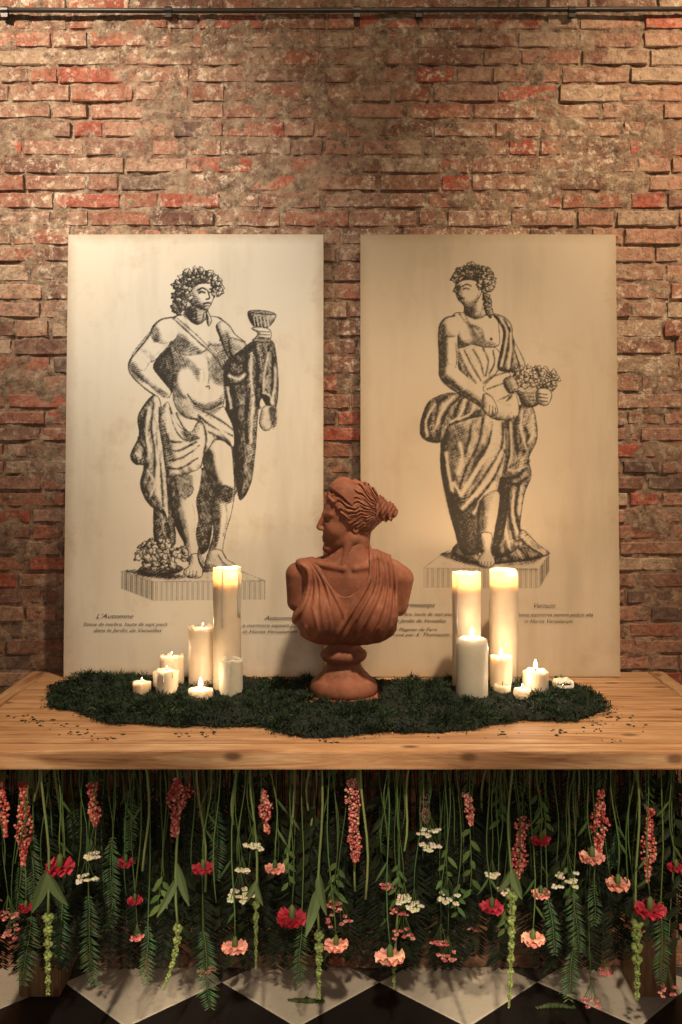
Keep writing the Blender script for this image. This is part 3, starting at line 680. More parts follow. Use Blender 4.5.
def frame_print(name, label, cx_px, figure, fx0, fx1, mat, lines, shift=0.0):
    """stretched canvas leaning on the wall; print units are photo pixels measured on the sheet"""
    xc = cx_px; root = thing(name, label, 'canvas print', ((xc-VX)/F_PX*2.467, 2.467, TABLE_Z+.001), (-LEAN, 0, 0), 'pair of large canvas prints')
    k = CW/256.5                                     # metres per print unit
    xs = np.unique(np.concatenate([np.linspace(xc-128.25, fx0, 14), np.arange(fx0, fx1, .62), np.linspace(fx1, xc+128.25, 14)]))
    y_top, y_bot = 235., 235.+CH/k
    ys = np.unique(np.concatenate([np.linspace(y_top, 260, 6), np.arange(260, 604, .62), np.linspace(604, y_bot, 12)]))
    P = Plate(xs-shift, ys); figure(P); tone = P.finish()
    X, Y = np.meshgrid(xs, ys); v = np.stack([(X-xc)*k, np.zeros_like(X), (y_bot-Y)*k], -1).reshape(-1, 3)
    # the linen hangs a little slack
    v[:, 1] += .0016*np.sin(v[:, 0]*9+1)*np.sin(v[:, 2]*4)-.0016
    i = np.arange(len(v)).reshape(X.shape); fa = np.stack([i[1:, :-1], i[1:, 1:], i[:-1, 1:], i[:-1, :-1]], -1).reshape(-1, 4)
    me = mesh('printed_canvas', v, fa, True); point_attr(me, 'tone', tone.ravel()); obj('printed_canvas', me, mat, root)
    w = CW/2
    b = MB(); b.box((-w, .0014, 0), (w, CT, .0018)); b.box((-w, .0014, CH-.0018), (w, CT, CH)); b.box((-w, .0014, 0), (-w+.0018, CT, CH)); b.box((w-.0018, .0014, 0), (w, CT, CH)); b.build('canvas_edge', M_SIDE, root)
    for (a, c) in (((-w+.002, .008, .002), (w-.002, CT-.002, .045)), ((-w+.002, .008, CH-.045), (w-.002, CT-.002, CH-.002)), ((-w+.002, .008, .045), (-w+.045, CT-.002, CH-.045)), ((w-.045, .008, .045), (w-.002, CT-.002, CH-.045))):
        b = MB(); b.box(a, c); b.build('stretcher_bar', W_Z, root)
    for (txt, x0, x1, y, size) in lines:
        cu = bpy.data.curves.new('caption', 'FONT'); cu.body = txt; cu.size = size*.95*k; cu.shear = .45; cu.resolution_u = 2; cu.offset = -.00003
        to = bpy.data.objects.new('caption_tmp', cu); COL.objects.link(to); bpy.context.view_layer.update()
        me = bpy.data.meshes.new_from_object(to.evaluated_get(bpy.context.evaluated_depsgraph_get())); bpy.data.objects.remove(to)
        vv = np.array([q.co[:] for q in me.vertices]); vv[:, 0] -= vv[:, 0].min(); vv[:, 0] *= (x1-x0)*k/vv[:, 0].max()
        for q, p_ in zip(me.vertices, vv): q.co = ((x0-xc)*k+p_[0], -.0038, (y_bot-y)*k+p_[1])
        me.name = 'caption'; obj('caption', me, M_INK, root)
    return root
frame_print('canvas_print', 'large canvas print of an engraved standing man holding a goblet', 193.4, figure_autumn, 115, 282,
    canvas_mat('aged_canvas_pale', (.76, .70, .60), (.70, .61, .48), (.035, .028, .022)),
    [("L'Automne", 97, 134, 618.5, 7), ("Statue de marbre, haute de sept pieds", 84, 168, 626, 5.6), ("dans le Jardin de Versailles", 95, 162, 632, 5.6),
     ("Autumnus", 263, 296, 620, 6.5), ("e marmore septem pedum", 242, 306, 627, 5.6), ("in Hortis Versaliarum", 242, 296, 633, 5.6)])
frame_print('canvas_print', 'large canvas print of an engraved draped woman holding a flower basket', 490.4, figure_spring, 412, 568,
    canvas_mat('aged_canvas_tan', (.60, .49, .36), (.53, .41, .28), (.040, .030, .020)),
    [("le Printemps", 397, 436, 607.5, 7), ("Statue de marbre, haute de sept pieds", 376, 456, 616, 5.6), ("dans le Jardin de Versailles", 384, 447, 622.5, 5.6), ("par Magnier de Paris", 390, 438, 631, 5.2), ("Gravé par S. Thomassin", 390, 450, 636, 5.2),
     ("Vernum", 534, 555, 608, 7), ("Statua marmorea septem pedum alta", 516, 592, 616.5, 5.6), ("in Hortis Versaliarum", 524, 572, 623, 5.6), ("S. Thomassin sculp.", 508, 538, 571, 3.6)])
# ================================================================= terracotta bust (sculpted as distance fields)
def surface_net(fn, lo, hi, h):
    """mesh of fn(x, y, z) = 0 inside the box lo..hi, cell size h"""
    ax = [np.arange(l, u+h, h) for l, u in zip(lo, hi)]
    X, Y, Z = np.meshgrid(*ax, indexing='ij'); D = fn(X, Y, Z).astype(np.float32)
    S = D < 0; n = np.array(D.shape)-1
    c = [S[i:n[0]+i, j:n[1]+j, k:n[2]+k] for i in (0, 1) for j in (0, 1) for k in (0, 1)]
    tot = np.sum(c, 0); act = (tot > 0) & (tot < 8)
    idx = -np.ones(n, int); idx[act] = np.arange(act.sum()); I = np.argwhere(act)
    acc = np.zeros((len(I), 3)); cnt = np.zeros(len(I))
    cor = [(i, j, k) for i in (0, 1) for j in (0, 1) for k in (0, 1)]
    for a in range(8):
        for b in range(a+1, 8):
            pa, pb = np.array(cor[a]), np.array(cor[b])
            if abs(pa-pb).sum() != 1: continue
            da, db = D[tuple((I+pa).T)], D[tuple((I+pb).T)]; m = (da < 0) != (db < 0)
            t = np.where(m, da/(da-db+1e-12), 0)
            acc[m] += (pa+(pb-pa)*t[:, None])[m]; cnt[m] += 1
    V = (I+acc/np.maximum(cnt, 1)[:, None])*h+np.array(lo)
    F = []
    for d in range(3):
        u, w = (d+1) % 3, (d+2) % 3
        sl0 = [slice(1, n[k]) for k in range(3)]; sl0[d] = slice(0, n[d]); sl1 = list(sl0); sl1[d] = slice(1, n[d]+1)
        a, b = S[tuple(sl0)], S[tuple(sl1)]; off = np.array([1, 1, 1]); off[d] = 0
        for flip, m in ((False, a & ~b), (True, ~a & b)):
            E = np.argwhere(m)+off
            if len(E) == 0: continue
            eu, ew = np.zeros(3, int), np.zeros(3, int); eu[u] = 1; ew[w] = 1
            q = np.stack([idx[tuple((E-eu-ew).T)], idx[tuple((E-ew).T)], idx[tuple(E.T)], idx[tuple((E-eu).T)]], 1)
            q = q[(q >= 0).all(1)]
            F.append(q[:, ::-1] if flip else q)
    return V, np.concatenate(F)
def ell(X, Y, Z, c, r):
    dx, dy, dz = (X-c[0])/r[0], (Y-c[1])/r[1], (Z-c[2])/r[2]
    k = np.sqrt(dx*dx+dy*dy+dz*dz); return (k-1)*min(r)
def cap(X, Y, Z, a, b, ra, rb):
    a, b = np.array(a, float), np.array(b, float); d = b-a; L = d@d
    t = np.clip(((X-a[0])*d[0]+(Y-a[1])*d[1]+(Z-a[2])*d[2])/L, 0, 1)
    return np.sqrt((X-a[0]-t*d[0])**2+(Y-a[1]-t*d[1])**2+(Z-a[2]-t*d[2])**2)-(ra+(rb-ra)*t)
def su(a, b, k):
    h = np.clip(.5+.5*(b-a)/k, 0, 1); return b*(1-h)+a*h-k*h*(1-h)
def ss(a, b, k): return -su(-a, b, k)               # a minus b, smooth
def ridge2(X, Z, pts, h_, w_):
    """a fold along the curve pts, fading out at its lower end"""
    p = catmull(pts, 4, False); R_ = np.zeros(X.shape); n_ = len(p)-1
    for k, ((ax, az), (bx, bz)) in enumerate(zip(p[:-1], p[1:])):
        ex, ez = bx-ax, bz-az; t = np.clip(((X-ax)*ex+(Z-az)*ez)/(ex*ex+ez*ez+1e-9), 0, 1); s_ = (k+t)/n_
        R_ = np.maximum(R_, h_*np.clip((1-s_)/.3, 0, 1)*np.clip(s_/.1+.3, 0, 1)*np.exp(-(np.hypot(X-ax-t*ex, Z-az-t*ez)/w_)**2))
    return R_
# sculpting units: 1 u = 0.56 mm; x to the right, z up from the foot, y away from the viewer
C = lambda cx_, cy_: (cx_-315., 960.-cy_)
U = .000553
TURN = math.radians(14); HC = np.array([5., 0.])     # the head is turned in profile, a little towards the viewer
def to_head(X, Y):
    """world -> head axes (face looks along -x); turning brings the face towards -y"""
    x, y = X-HC[0], Y-HC[1]; c, s_ = math.cos(TURN), math.sin(TURN)
    return c*x+s_*y+HC[0], -s_*x+c*y+HC[1]
def skull(X, Y, Z):
    d = ell(X, Y, Z, (18, 0, 772), (100, 80, 106))
    return su(d, ell(X, Y, Z, (-40, 0, 745), (66, 68, 95)), 25)
def head_fn(X, Y, Z):
    x, y = to_head(X, Y); ya = np.abs(y)
    d = skull(x, y, Z)
    d = su(d, ell(x, y, Z, (-44, 0, 690), (64, 60, 82)), 20)             # face
    d = su(d, cap(x, ya, Z, (-84, 0, 618), (5, 44, 655), 21, 26), 22)     # jaw
    d = su(d, ell(x, y, Z, (-90, 0, 612), (20, 22, 18)), 10)              # chin
    d = su(d, ell(x, ya, Z, (-66, 36, 690), (32, 22, 30)), 16)            # cheek
    d = su(d, cap(x, ya, Z, (-101, 8, 752), (-84, 46, 750), 9, 9), 11)    # brow
    d = ss(d, ell(x, ya, Z, (-104, 31, 731), (20, 17, 13)), 9)            # eye socket
    d = su(d, ell(x, ya, Z, (-83, 31, 730), (15, 17, 12)), 3)             # eyeball
    d = su(d, cap(x, ya, Z, (-95, 20, 736), (-84, 46, 735), 4.2, 3.6), 3)  # upper lid
    d = su(d, cap(x, ya, Z, (-94, 22, 722), (-84, 44, 723), 3.4, 3), 3)
    d = su(d, cap(x, y, Z, (-101, 0, 756), (-127, 0, 700), 8.5, 9.5), 8)   # nose
    d = su(d, ell(x, ya, Z, (-116, 8, 692), (13, 9, 8)), 5)
    d = ss(d, ell(x, ya, Z, (-118, 7, 683), (6, 3.5, 4)), 3)
    d = su(d, ell(x, y, Z, (-97, 0, 654), (13, 24, 18)), 10)             # mouth mound
    d = su(d, cap(x, ya, Z, (-107, 2, 659), (-93, 21, 655), 4.6, 2.6), 4)    # lips
    d = su(d, cap(x, ya, Z, (-105, 2, 644), (-92, 18, 648), 5.2, 2.6), 4)
    d = ss(d, cap(x, ya, Z, (-114, 0, 651.5), (-90, 24, 651), 1.5, 1.3), 3)
    d = ss(d, ell(x, y, Z, (-108, 0, 630), (7, 18, 5)), 6)
    # ear
    e = np.abs(np.hypot((x-10)/1.0, (Z-698)/1.45)-10)-4; e = np.maximum(e, np.abs(ya-64)-7)
    d = su(d, e, 5)
    # neck
    d = su(d, cap(X, Y, Z, (32, 14, 690), (4, 10, 520), 58, 74), 22)
    d = su(d, cap(X, Y, Z, (10, -45, 660), (-28, -72, 545), 12, 14), 22)  # neck muscle
    return d
def hair_fn(X, Y, Z):
    x, y = to_head(X, Y); ya = np.abs(y)
    d = su(ell(x, y, Z, (20, 0, 775), (109, 91, 112)), ell(x, y, Z, (-32, 0, 775), (72, 79, 84)), 20)
    d = su(d, cap(x, y, Z, (52, 0, 725), (44, 0, 688), 64, 42), 25)       # gathered at the nape
    # waved strands combed back to the bun
    s_ = np.abs(np.arctan2(Z-765, -(x-135.)))*150*np.sign(Z-765)
    wave = s_+7*np.sin(x*.075+ya*.03)+3*np.sin(x*.17+Z*.05)
    ridge = np.abs(np.sin(wave*.155+ya*.045))
    d = d-6.5*(ridge-.35)-2.2*np.sin(wave*.42+x*.09)
    # hairline: forehead, temple, over the ear, nape
    line = (-74+.62*(790-Z))                                             # x of the hairline at this height
    line = np.where(Z < 740, -43+1.05*(740-Z), line)
    line = np.minimum(line, 30)
    m = (line-x)*.75
    return np.maximum(d, m)
def bun_fn(X, Y, Z):
    a = cap(X, Y, Z, (118, 8, 768), (152, 6, 760), 56, 40)
    a = su(a, ell(X, Y, Z, (188, 6, 756), (10, 13, 14)), 8)
    r = np.hypot(Z-762, Y-8); th = np.arctan2(Z-762, Y-8)
    return np.maximum(a-4.0*np.sin(X*.24+Z*.10+2.5*np.sin(th*2))-2.2*np.sin(Z*.22-X*.33), 108-X)
def diadem_fn(X, Y, Z):
    x, y = to_head(X, Y)
    # a crescent standing up over the brow: a slice of a leaning shell
    a = ell(x, y, Z, (-24, 0, 778), (80, 95, 124)); b = ell(x, y, Z, (-6, 0, 764), (80, 92, 119))
    sh = np.maximum(a, -b)
    back = (x+2)*.86-(Z-800)*.5                                          # hind rim
    front = -((x+62)*.70+(Z-838)*.70)                                    # front rim, above the waved hair
    return np.maximum(np.maximum(sh, back), front)
def torso_base(X, Y, Z):
    d = ell(X, Y, Z, (0, 15, 430), (188, 112, 165))
    d = su(d, cap(X, Y, Z, (-165, 10, 512), (170, 10, 512), 52, 54), 40)   # shoulders
    d = su(d, cap(X, Y, Z, (-205, 12, 500), (-210, 12, 392), 54, 42), 20)   # arm stumps
    d = su(d, cap(X, Y, Z, (208, 12, 484), (200, 18, 372), 56, 40), 20)
    d = su(d, cap(X, Y, Z, (4, 10, 610), (2, 8, 500), 74, 96), 45)
    d = su(d, ell(X, Y, Z, (-112, -62, 345), (98, 78, 92)), 30)
    d = su(d, ell(X, Y, Z, (98, -62, 340), (98, 78, 92)), 30)
    d = su(d, ell(X, Y, Z, (-8, 0, 290), (170, 90, 72)), 30)
    # cut off below, arms cut obliquely, back hollowed flat
    d = np.maximum(d, 222-Z)
    d = np.maximum(d, Y-95)
    return d
def torso_fn(X, Y, Z):
    d = torso_base(X, Y, Z)
    d = ss(d, ell(X, Y, Z, (-4, -112, 548), (20, 22, 26)), 14)            # throat hollow
    for sx in (-1, 1): d = su(d, cap(X, Y, Z, (sx*22, -90, 535), (sx*130, -42, 552), 8, 9), 16)   # collar bones
    return np.maximum(d, 290-Z)
FOLDS = []
for q, hgt_, wid in (
    ([C(108, 402), C(150, 430), C(152, 500), C(128, 570), (-225, 330), (-226, 275)], 20, 13),
    ([C(135, 398), C(170, 430), C(180, 520), C(170, 600)], 9, 8),
    ([C(150, 398), C(195, 470), C(205, 560), C(215, 650)], 8, 7), ([C(165, 400), C(215, 470), C(245, 560), C(262, 640)], 8, 7), ([C(178, 405), C(235, 490), C(285, 580), C(305, 650)], 7, 6),
    ([C(170, 560), C(190, 640), C(195, 700)], 6, 7), ([C(230, 560), C(245, 640), C(240, 700)], 6, 7),
    ([C(400, 375), C(395, 470), C(330, 580), C(245, 728)], 12, 9), ([C(418, 368), C(415, 480), C(350, 600), C(280, 730)], 12, 8), ([C(436, 368), C(440, 490), C(380, 620), C(330, 735)], 14, 9),
    ([C(455, 375), C(465, 500), C(425, 620), C(375, 735)], 10, 8), ([C(475, 385), C(485, 500), C(465, 620), C(430, 730)], 12, 9), ([C(492, 395), C(503, 500), C(500, 600), C(478, 700)], 13, 9),
    ([C(430, 640), C(400, 700), C(385, 738)], 6, 7), ([C(140, 640), C(160, 700), C(200, 728)], 6, 8), ([C(110, 690), C(180, 722), C(250, 732)], 6, 8)):
    FOLDS.append((q, hgt_, wid))
NECKLINE = [C(168, 385), C(205, 430), C(240, 490), C(288, 532), C(335, 520), C(372, 482), C(394, 440), C(396, 365)]
def drape_fn(X, Y, Z):
    d = torso_base(X, Y, Z)-6
    d = su(d, cap(X, Y, Z, (110, -22, 585), (160, -10, 560), 24, 24), 22)   # bunched cloth on the shoulder
    front = 1/(1+np.exp((Y-20)/18.))
    f = np.zeros_like(X)
    for q, h_, w_ in FOLDS:
        f = np.maximum(f, ridge2(X[:, 0, :], Z[:, 0, :], q, h_, w_)[:, None, :])
    d = d-f*front*.9
    # open at the neck: above the neckline there is skin
    pl = np.array(catmull(NECKLINE, 6, False)); P0 = np.concatenate([pl, [C(396, 300), C(168, 300)]])
    x2, z2 = X[:, 0, :], Z[:, 0, :]
    sd = Plate.dist(x2, z2, P0, True)[:, None, :]+0*X                     # inside the opening > 0
    d = np.where(Y < 60, np.maximum(d, sd), d)
    # arms stay bare outside the drapery edge
    L_ = [C(85, 300), C(100, 405), C(136, 470), C(118, 560), C(70, 650), C(60, 760), C(600, 760), C(512, 690), C(508, 600), C(512, 470), C(486, 385), C(470, 300)]
    se = Plate.dist(x2, z2, catmull(L_, 3), True)[:, None, :]+0*X         # > 0 inside the cloth
    d = np.maximum(d, -se*.9)
    # rounded lower edge
    low = 222+.00055*(X+8)**2-Z
    return np.maximum(d, low)

T = NT('terracotta'); o_ = T.coord('Object')
_c = T.ramp(T.noise(o_, 9, 6, .65), [(.30, (.145, .044, .022)), (.50, (.245, .080, .041)), (.72, (.35, .132, .075))])
_c = T.mix(T.ramp(T.noise(o_, 60, 5, .7), [(.50, 0.), (.72, .35)]), _c, (.42, .24, .16))
M_TERRA = T.out(_c, .78, T.bump(T.noise(o_, 160, 4, .7), .25, .0012))
BX, BY = px(349, 700, 2.25)[0], 2.25
bust = thing('terracotta_bust', 'terracotta bust of a woman in profile with hair bun and draped robe', 'statue', (BX, BY, TABLE_Z+.0008))
def sculpt(name, fn, lo, hi, h, parent=bust):
    V, Fq = surface_net(fn, lo, hi, h)
    return obj(name, mesh(name, V*U, Fq, True), M_TERRA, parent)
sculpt('head', head_fn, (-150, -110, 500), (150, 110, 890), 2.6)
hair = sculpt('hair', hair_fn, (-120, -105, 640), (150, 105, 905), 2.4)
sculpt('bun', bun_fn, (90, -70, 680), (210, 80, 840), 2.4, hair)
sculpt('diadem', diadem_fn, (-130, -105, 740), (70, 105, 910), 2.4, hair)
sculpt('torso', torso_fn, (-275, -180, 280), (275, 110, 640), 4.0)
sculpt('drapery', drape_fn, (-285, -185, 205), (275, 120, 660), 3.4)
def lathe(name, prof, mat, parent, n=48, smooth=True):
    v = []; f = []
    for (r, zz) in prof:
        for k in range(n): a = 2*math.pi*k/n; v.append((r*math.cos(a), r*math.sin(a), zz))
    for j in range(len(prof)-1):
        for k in range(n): f.append((j*n+k, j*n+(k+1) % n, (j+1)*n+(k+1) % n, (j+1)*n+k))
    f += [tuple(range(n))[::-1], tuple((len(prof)-1)*n+k for k in range(n))]
    return obj(name, mesh(name, v, f, smooth), mat, parent)
prof = [(132, 22), (136, 28), (138, 40), (137, 52), (132, 66), (126, 76), (122, 79), (118, 80), (106, 92), (92, 106), (80, 120), (72, 132), (68, 140), (69, 146), (78, 152), (90, 162), (95, 172), (95, 182), (90, 192), (80, 198), (76, 204), (66, 210), (64, 235), (60, 260)]
soc = lathe('socle', [(r*U, z_*U) for r, z_ in prof], M_TERRA, bust); soc.location = (-22*U, 8*U, 0)
b = MB(); b.box((-139*U, -139*U, 0), (139*U, 139*U, 22*U)); pl_ = b.build('plinth', M_TERRA, bust); pl_.location = (-22*U, 8*U, 0)
_bv = pl_.modifiers.new('bevel', 'BEVEL'); _bv.width = .0025; _bv.segments = 2
# ================================================================= candles
def wax_mat(name, c, sss):
    T = NT(name); o = T.coord('Object')
    cc = T.mix(T.ramp(T.noise(o, 22, 5, .6), [(.35, 0.), (.7, 1.)]), c, tuple(x*.86 for x in c))
    m = T.out(cc, .42, T.bump(T.noise(o, 45, 3), .15, .002)); b = T.b
    b.inputs['Subsurface Weight'].default_value = 1.0; b.inputs['Subsurface Radius'].default_value = (1.0, .90, .76); b.inputs['Subsurface Scale'].default_value = sss
    return m
M_WAX, M_WAXW = wax_mat('ivory_wax', (.76, .63, .47), .018), wax_mat('white_wax', (.70, .64, .52), .014)
M_WICK = plain('burnt_wick', (.018, .014, .012), .9)
T = NT('candle_flame'); T.b.inputs['Emission Color'].default_value = (1.0, .74, .42, 1); T.b.inputs['Emission Strength'].default_value = 24; M_FLAME = T.out((1, .8, .5), .5)

def candle(label, x, y_top, y_base, width, lit=0.0, well=.012, wall=.0045, rim=.002, notch=None, wax=None, round_=0.0, wick=True, flame=1.0, seed=1, tilt=0.0):
    """width, top and base are read in the photograph; the base stands in the moss on the table top"""
    d = (CAM_Z-TABLE_Z)*F_PX/(y_base-VY); R = width/2*d/F_PX; H = (CAM_Z-(y_top-VY)*d/F_PX)-TABLE_Z
    d += R*.9
    r = random.Random(seed); wax = wax or M_WAX
    root = thing('pillar_candle', label, 'candle', ((x-VX)/F_PX*d, d, TABLE_Z+.0006), (0, 0, r.uniform(0, 6)), 'pillar candles standing in the moss')
    if tilt: root.rotation_euler = (tilt, 0, 0)
    n = 40; ph = [r.uniform(0, 6.28) for _ in range(5)]
    def rimz(a):
        q = H-rim+rim*(.5*math.sin(2*a+ph[0])+.35*math.sin(5*a+ph[1])+.3*math.sin(9*a+ph[2]))
        if notch:
            a0, wd, dp = notch; a_ = (a+root.rotation_euler.z-a0+math.pi) % (2*math.pi)-math.pi
            q -= dp/(1+math.exp((abs(a_)-wd)*14))
        return q
    rings = []
    def ring(rad, zf, wob=0.0):
        rings.append([(rad*(1+wob*math.sin(3*2*math.pi*k/n+ph[3]))*math.cos(2*math.pi*k/n), rad*(1+wob*math.sin(2*2*math.pi*k/n+ph[4]))*math.sin(2*math.pi*k/n), zf(2*math.pi*k/n) if callable(zf) else zf) for k in range(n)])
    ring(R*.97, 0.0); ring(R, .004)
    for t in (.25, .5, .75): ring(R*(1+r.uniform(-.012, .012)), H*t, .012)
    ring(R, lambda a: rimz(a)-.006-round_, .010)
    if round_: ring(R*.93, lambda a: rimz(a)-round_*.4, .01)
    ring(R*(1.0 if not round_ else .80), lambda a: rimz(a)-.0015); ring((R-wall*.35)*(1 if not round_ else .78), lambda a: rimz(a)); ring((R-wall)*(1 if not round_ else .78), lambda a: rimz(a)-.001)
    Ri = (R-wall)*(1 if not round_ else .78)
    ring(Ri*.97, lambda a: min(rimz(a)-.002, H-well*.6)); ring(Ri*.93, H-well+.001); ring(Ri*.8, H-well); ring(Ri*.3, H-well+.0004)
    v = [p for q in rings for p in q]; f = []
    for j in range(len(rings)-1):
        for k in range(n): f.append((j*n+k, j*n+(k+1) % n, (j+1)*n+(k+1) % n, (j+1)*n+k))
    f += [tuple(range(n))[::-1], tuple((len(rings)-1)*n+k for k in range(n))]
    obj('wax_body', mesh('wax_body', v, f, True), wax, root)
    if not round_ and R > .02:
        for k in range(r.randint(1, 3)):                     # dribbles of wax down the side
            a = r.uniform(0, 6.28); L = r.uniform(.15, .5)*H; p0 = [((R+.0002)*math.cos(a+.02*math.sin(i_)), (R+.0002)*math.sin(a+.02*math.sin(i_)), rimz(a)-.004-L*i_/6) for i_ in range(7)]
            b = MB(); b.tube(p0, [.0012, .0022, .0018, .0016, .0018, .0024, .001], 6); b.build('wax_drip', wax, root, True)
    if wick:
        b = MB(); b.tube([(0, 0, H-well-.001), (.0004, 0, H-well+.005), (.0012, .0005, H-well+.009)], .0009, 5); b.build('wick', M_WICK, root)
    if lit > 0:
        fz = H-well+.007; fh = .020*flame; prof_ = [(.0004, 0), (.0026, .08), (.0040, .22), (.0042, .36), (.0034, .55), (.0020, .76), (.0008, .92), (.0001, 1.0)]
        fl = lathe('flame', [(a*flame, fz+b_*fh) for a, b_ in prof_], M_FLAME, root, 12)
        ld = bpy.data.lights.new('candle_light', 'POINT'); ld.energy = lit; ld.color = (1.0, .76, .50); ld.shadow_soft_size = .006
        lo = bpy.data.objects.new('candle_light', ld); COL.objects.link(lo); lo.parent = root; lo.location = (0, 0, fz+fh*.75+.004)
    return root
L1, L2 = .21, .10
candle('tallest ivory pillar candle of the left cluster with a glowing hollow top', 227, 568, 697, 28.5, L1, well=.040, wall=.004, flame=1.0, seed=2)
candle('medium ivory pillar candle with a ragged rim and black wick, left cluster', 203, 627, 694, 29.5, .035, well=.008, rim=.006, seed=3, flame=.25)
candle('short greyish pillar candle with a sunken unlit top at right of left cluster', 231, 660, 702, 23.5, 0, well=.016, wall=.004, rim=.003, wax=M_WAXW, seed=4)
candle('low lit candle stub with bare flame in front of the left cluster', 200.5, 691, 705, 25, L2, well=.004, rim=.002, seed=5)
candle('short ivory candle with crown-like rim behind the stubs at left', 172, 656, 693, 24, .03, well=.008, rim=.006, seed=6, flame=.25)
candle('short stout candle in front of the crown-rimmed one at left', 167, 671, 701, 23, .03, well=.006, rim=.004, seed=7, flame=.25)
candle('slim candle stub peeping out behind the stout candle at left', 158, 672, 695, 10, 0, well=.003, rim=.001, seed=8)
candle('leftmost small ivory candle stub in the moss', 142, 683, 700, 18.5, .025, well=.005, rim=.002, seed=9, flame=.25)
candle('tall smooth ivory pillar candle next to the bust in the right cluster', 466.5, 573, 695, 29, L1, well=.038, wall=.004, seed=10)
candle('tall ivory pillar candle with a broken rim in the right cluster', 503.5, 570, 690, 29, L1, well=.040, wall=.004, notch=(-.75, .75, .013), seed=11)
candle('thick white candle with rounded shoulders and flame in right cluster', 472, 640, 706, 32.5, L2, well=.004, rim=.001, round_=.008, wax=M_WAXW, seed=12, flame=1.0)
candle('mid-height peach candle with flame in front of the broken-rimmed candle', 501, 657, 699, 22.5, .09, well=.008, rim=.003, seed=13, flame=.8)
candle('low unlit stub with dark wick before the mid-height peach candle', 502.5, 686, 702, 17, 0, well=.004, rim=.001, seed=14)
candle('smallest rounded candle stub at the front of the right cluster', 522.5, 690, 705, 18.5, .07, well=.004, rim=.001, round_=.003, seed=15, flame=.3)
candle('short stout lit candle at the right of the right cluster', 535.5, 672, 701, 26, L2, well=.005, rim=.003, seed=16)
candle('broken hollow candle shell glowing at the far right of the moss', 563, 681, 699, 22, .012, well=.024, wall=.003, rim=.004, notch=(-1.3, 1.0, .020), seed=17, flame=.25)
# ================================================================= moss bed and crumbs
rs = np.random.RandomState(4)
# outline on the table top, from photograph points read at the level of the table
def on_table(x, y): d = (CAM_Z-TABLE_Z)*F_PX/(y-VY); return ((x-VX)/F_PX*d, d)
out_px = [(50, 692), (62, 683), (85, 681), (140, 682), (210, 681.5), (300, 682), (420, 682), (520, 684), (575, 687), (604, 704), (596, 716), (560, 722), (520, 722), (480, 728), (440, 734), (380, 735), (320, 738), (285, 737), (250, 728), (200, 727), (150, 727), (110, 724), (75, 714), (52, 706)]
OUT = catmull([on_table(*p) for p in out_px], 5)
x0, y0 = OUT.min(0); x1, y1 = OUT.max(0)
def moss_h(x, y):
    e = Plate.dist(x, y, OUT, True)+.05*(fbm(x*24+4, y*24+8, 3, 60)-.5)
    e = np.where((np.abs(x-BX+.012) < .083) & (np.abs(y-BY) < .083), -.1, e)
    return e, np.clip(e/.05, 0, 1)**.6*(.004+.034*np.clip(fbm(x*17+9, y*17, 3, 70)-.22, 0, 1))
gx_, gy_ = np.meshgrid(np.arange(x0, x1, .007), np.arange(y0, y1, .007)); E, Hh = moss_h(gx_, gy_)
ok = E > 0; idx_ = -np.ones(ok.shape, int); idx_[ok] = np.arange(ok.sum())
mv = np.stack([gx_[ok], gy_[ok], TABLE_Z+.0008+Hh[ok]], 1)
q = np.stack([idx_[:-1, :-1], idx_[:-1, 1:], idx_[1:, 1:], idx_[1:, :-1]], -1).reshape(-1, 4); mf = q[(q >= 0).all(1)]
N = 62000
px_, py_ = rs.uniform(x0-.01, x1+.01, N), rs.uniform(y0-.01, y1+.01, N); e_, h_ = moss_h(px_, py_)
keep = (e_ > -.004) | ((e_ > -.02) & (rs.rand(N) < .06)); px_, py_, h_ = px_[keep], py_[keep], np.where(e_[keep] > 0, h_[keep], 0); n = len(px_)
# clumps: sprigs lean out from tuft centres
cl = (fbm(px_*30, py_*30, 2, 90)); az = rs.uniform(0, 2*math.pi, n); el_ = rs.uniform(.15, 1.35, n); L = rs.uniform(.004, .013, n)*(.5+1.0*cl)
dirv = np.stack([np.cos(az)*np.cos(el_), np.sin(az)*np.cos(el_), np.sin(el_)], 1); sd = np.stack([-np.sin(az), np.cos(az), np.zeros(n)], 1)
base = np.stack([px_, py_, TABLE_Z+.001+h_*rs.uniform(.6, 1.0, n)], 1); w = rs.uniform(.0008, .0019, n)[:, None]
mid = base+dirv*(L*.55)[:, None]+np.array([0, 0, .0006]); tipp = base+dirv*L[:, None]-np.array([0, 0, 1])*(L*.18)[:, None]
tipp[:, 2] = np.maximum(tipp[:, 2], TABLE_Z+.001)
bl = np.stack([base, mid-sd*w, tipp, mid+sd*w], 1).reshape(-1, 3)
fb = np.arange(4*n).reshape(-1, 4)
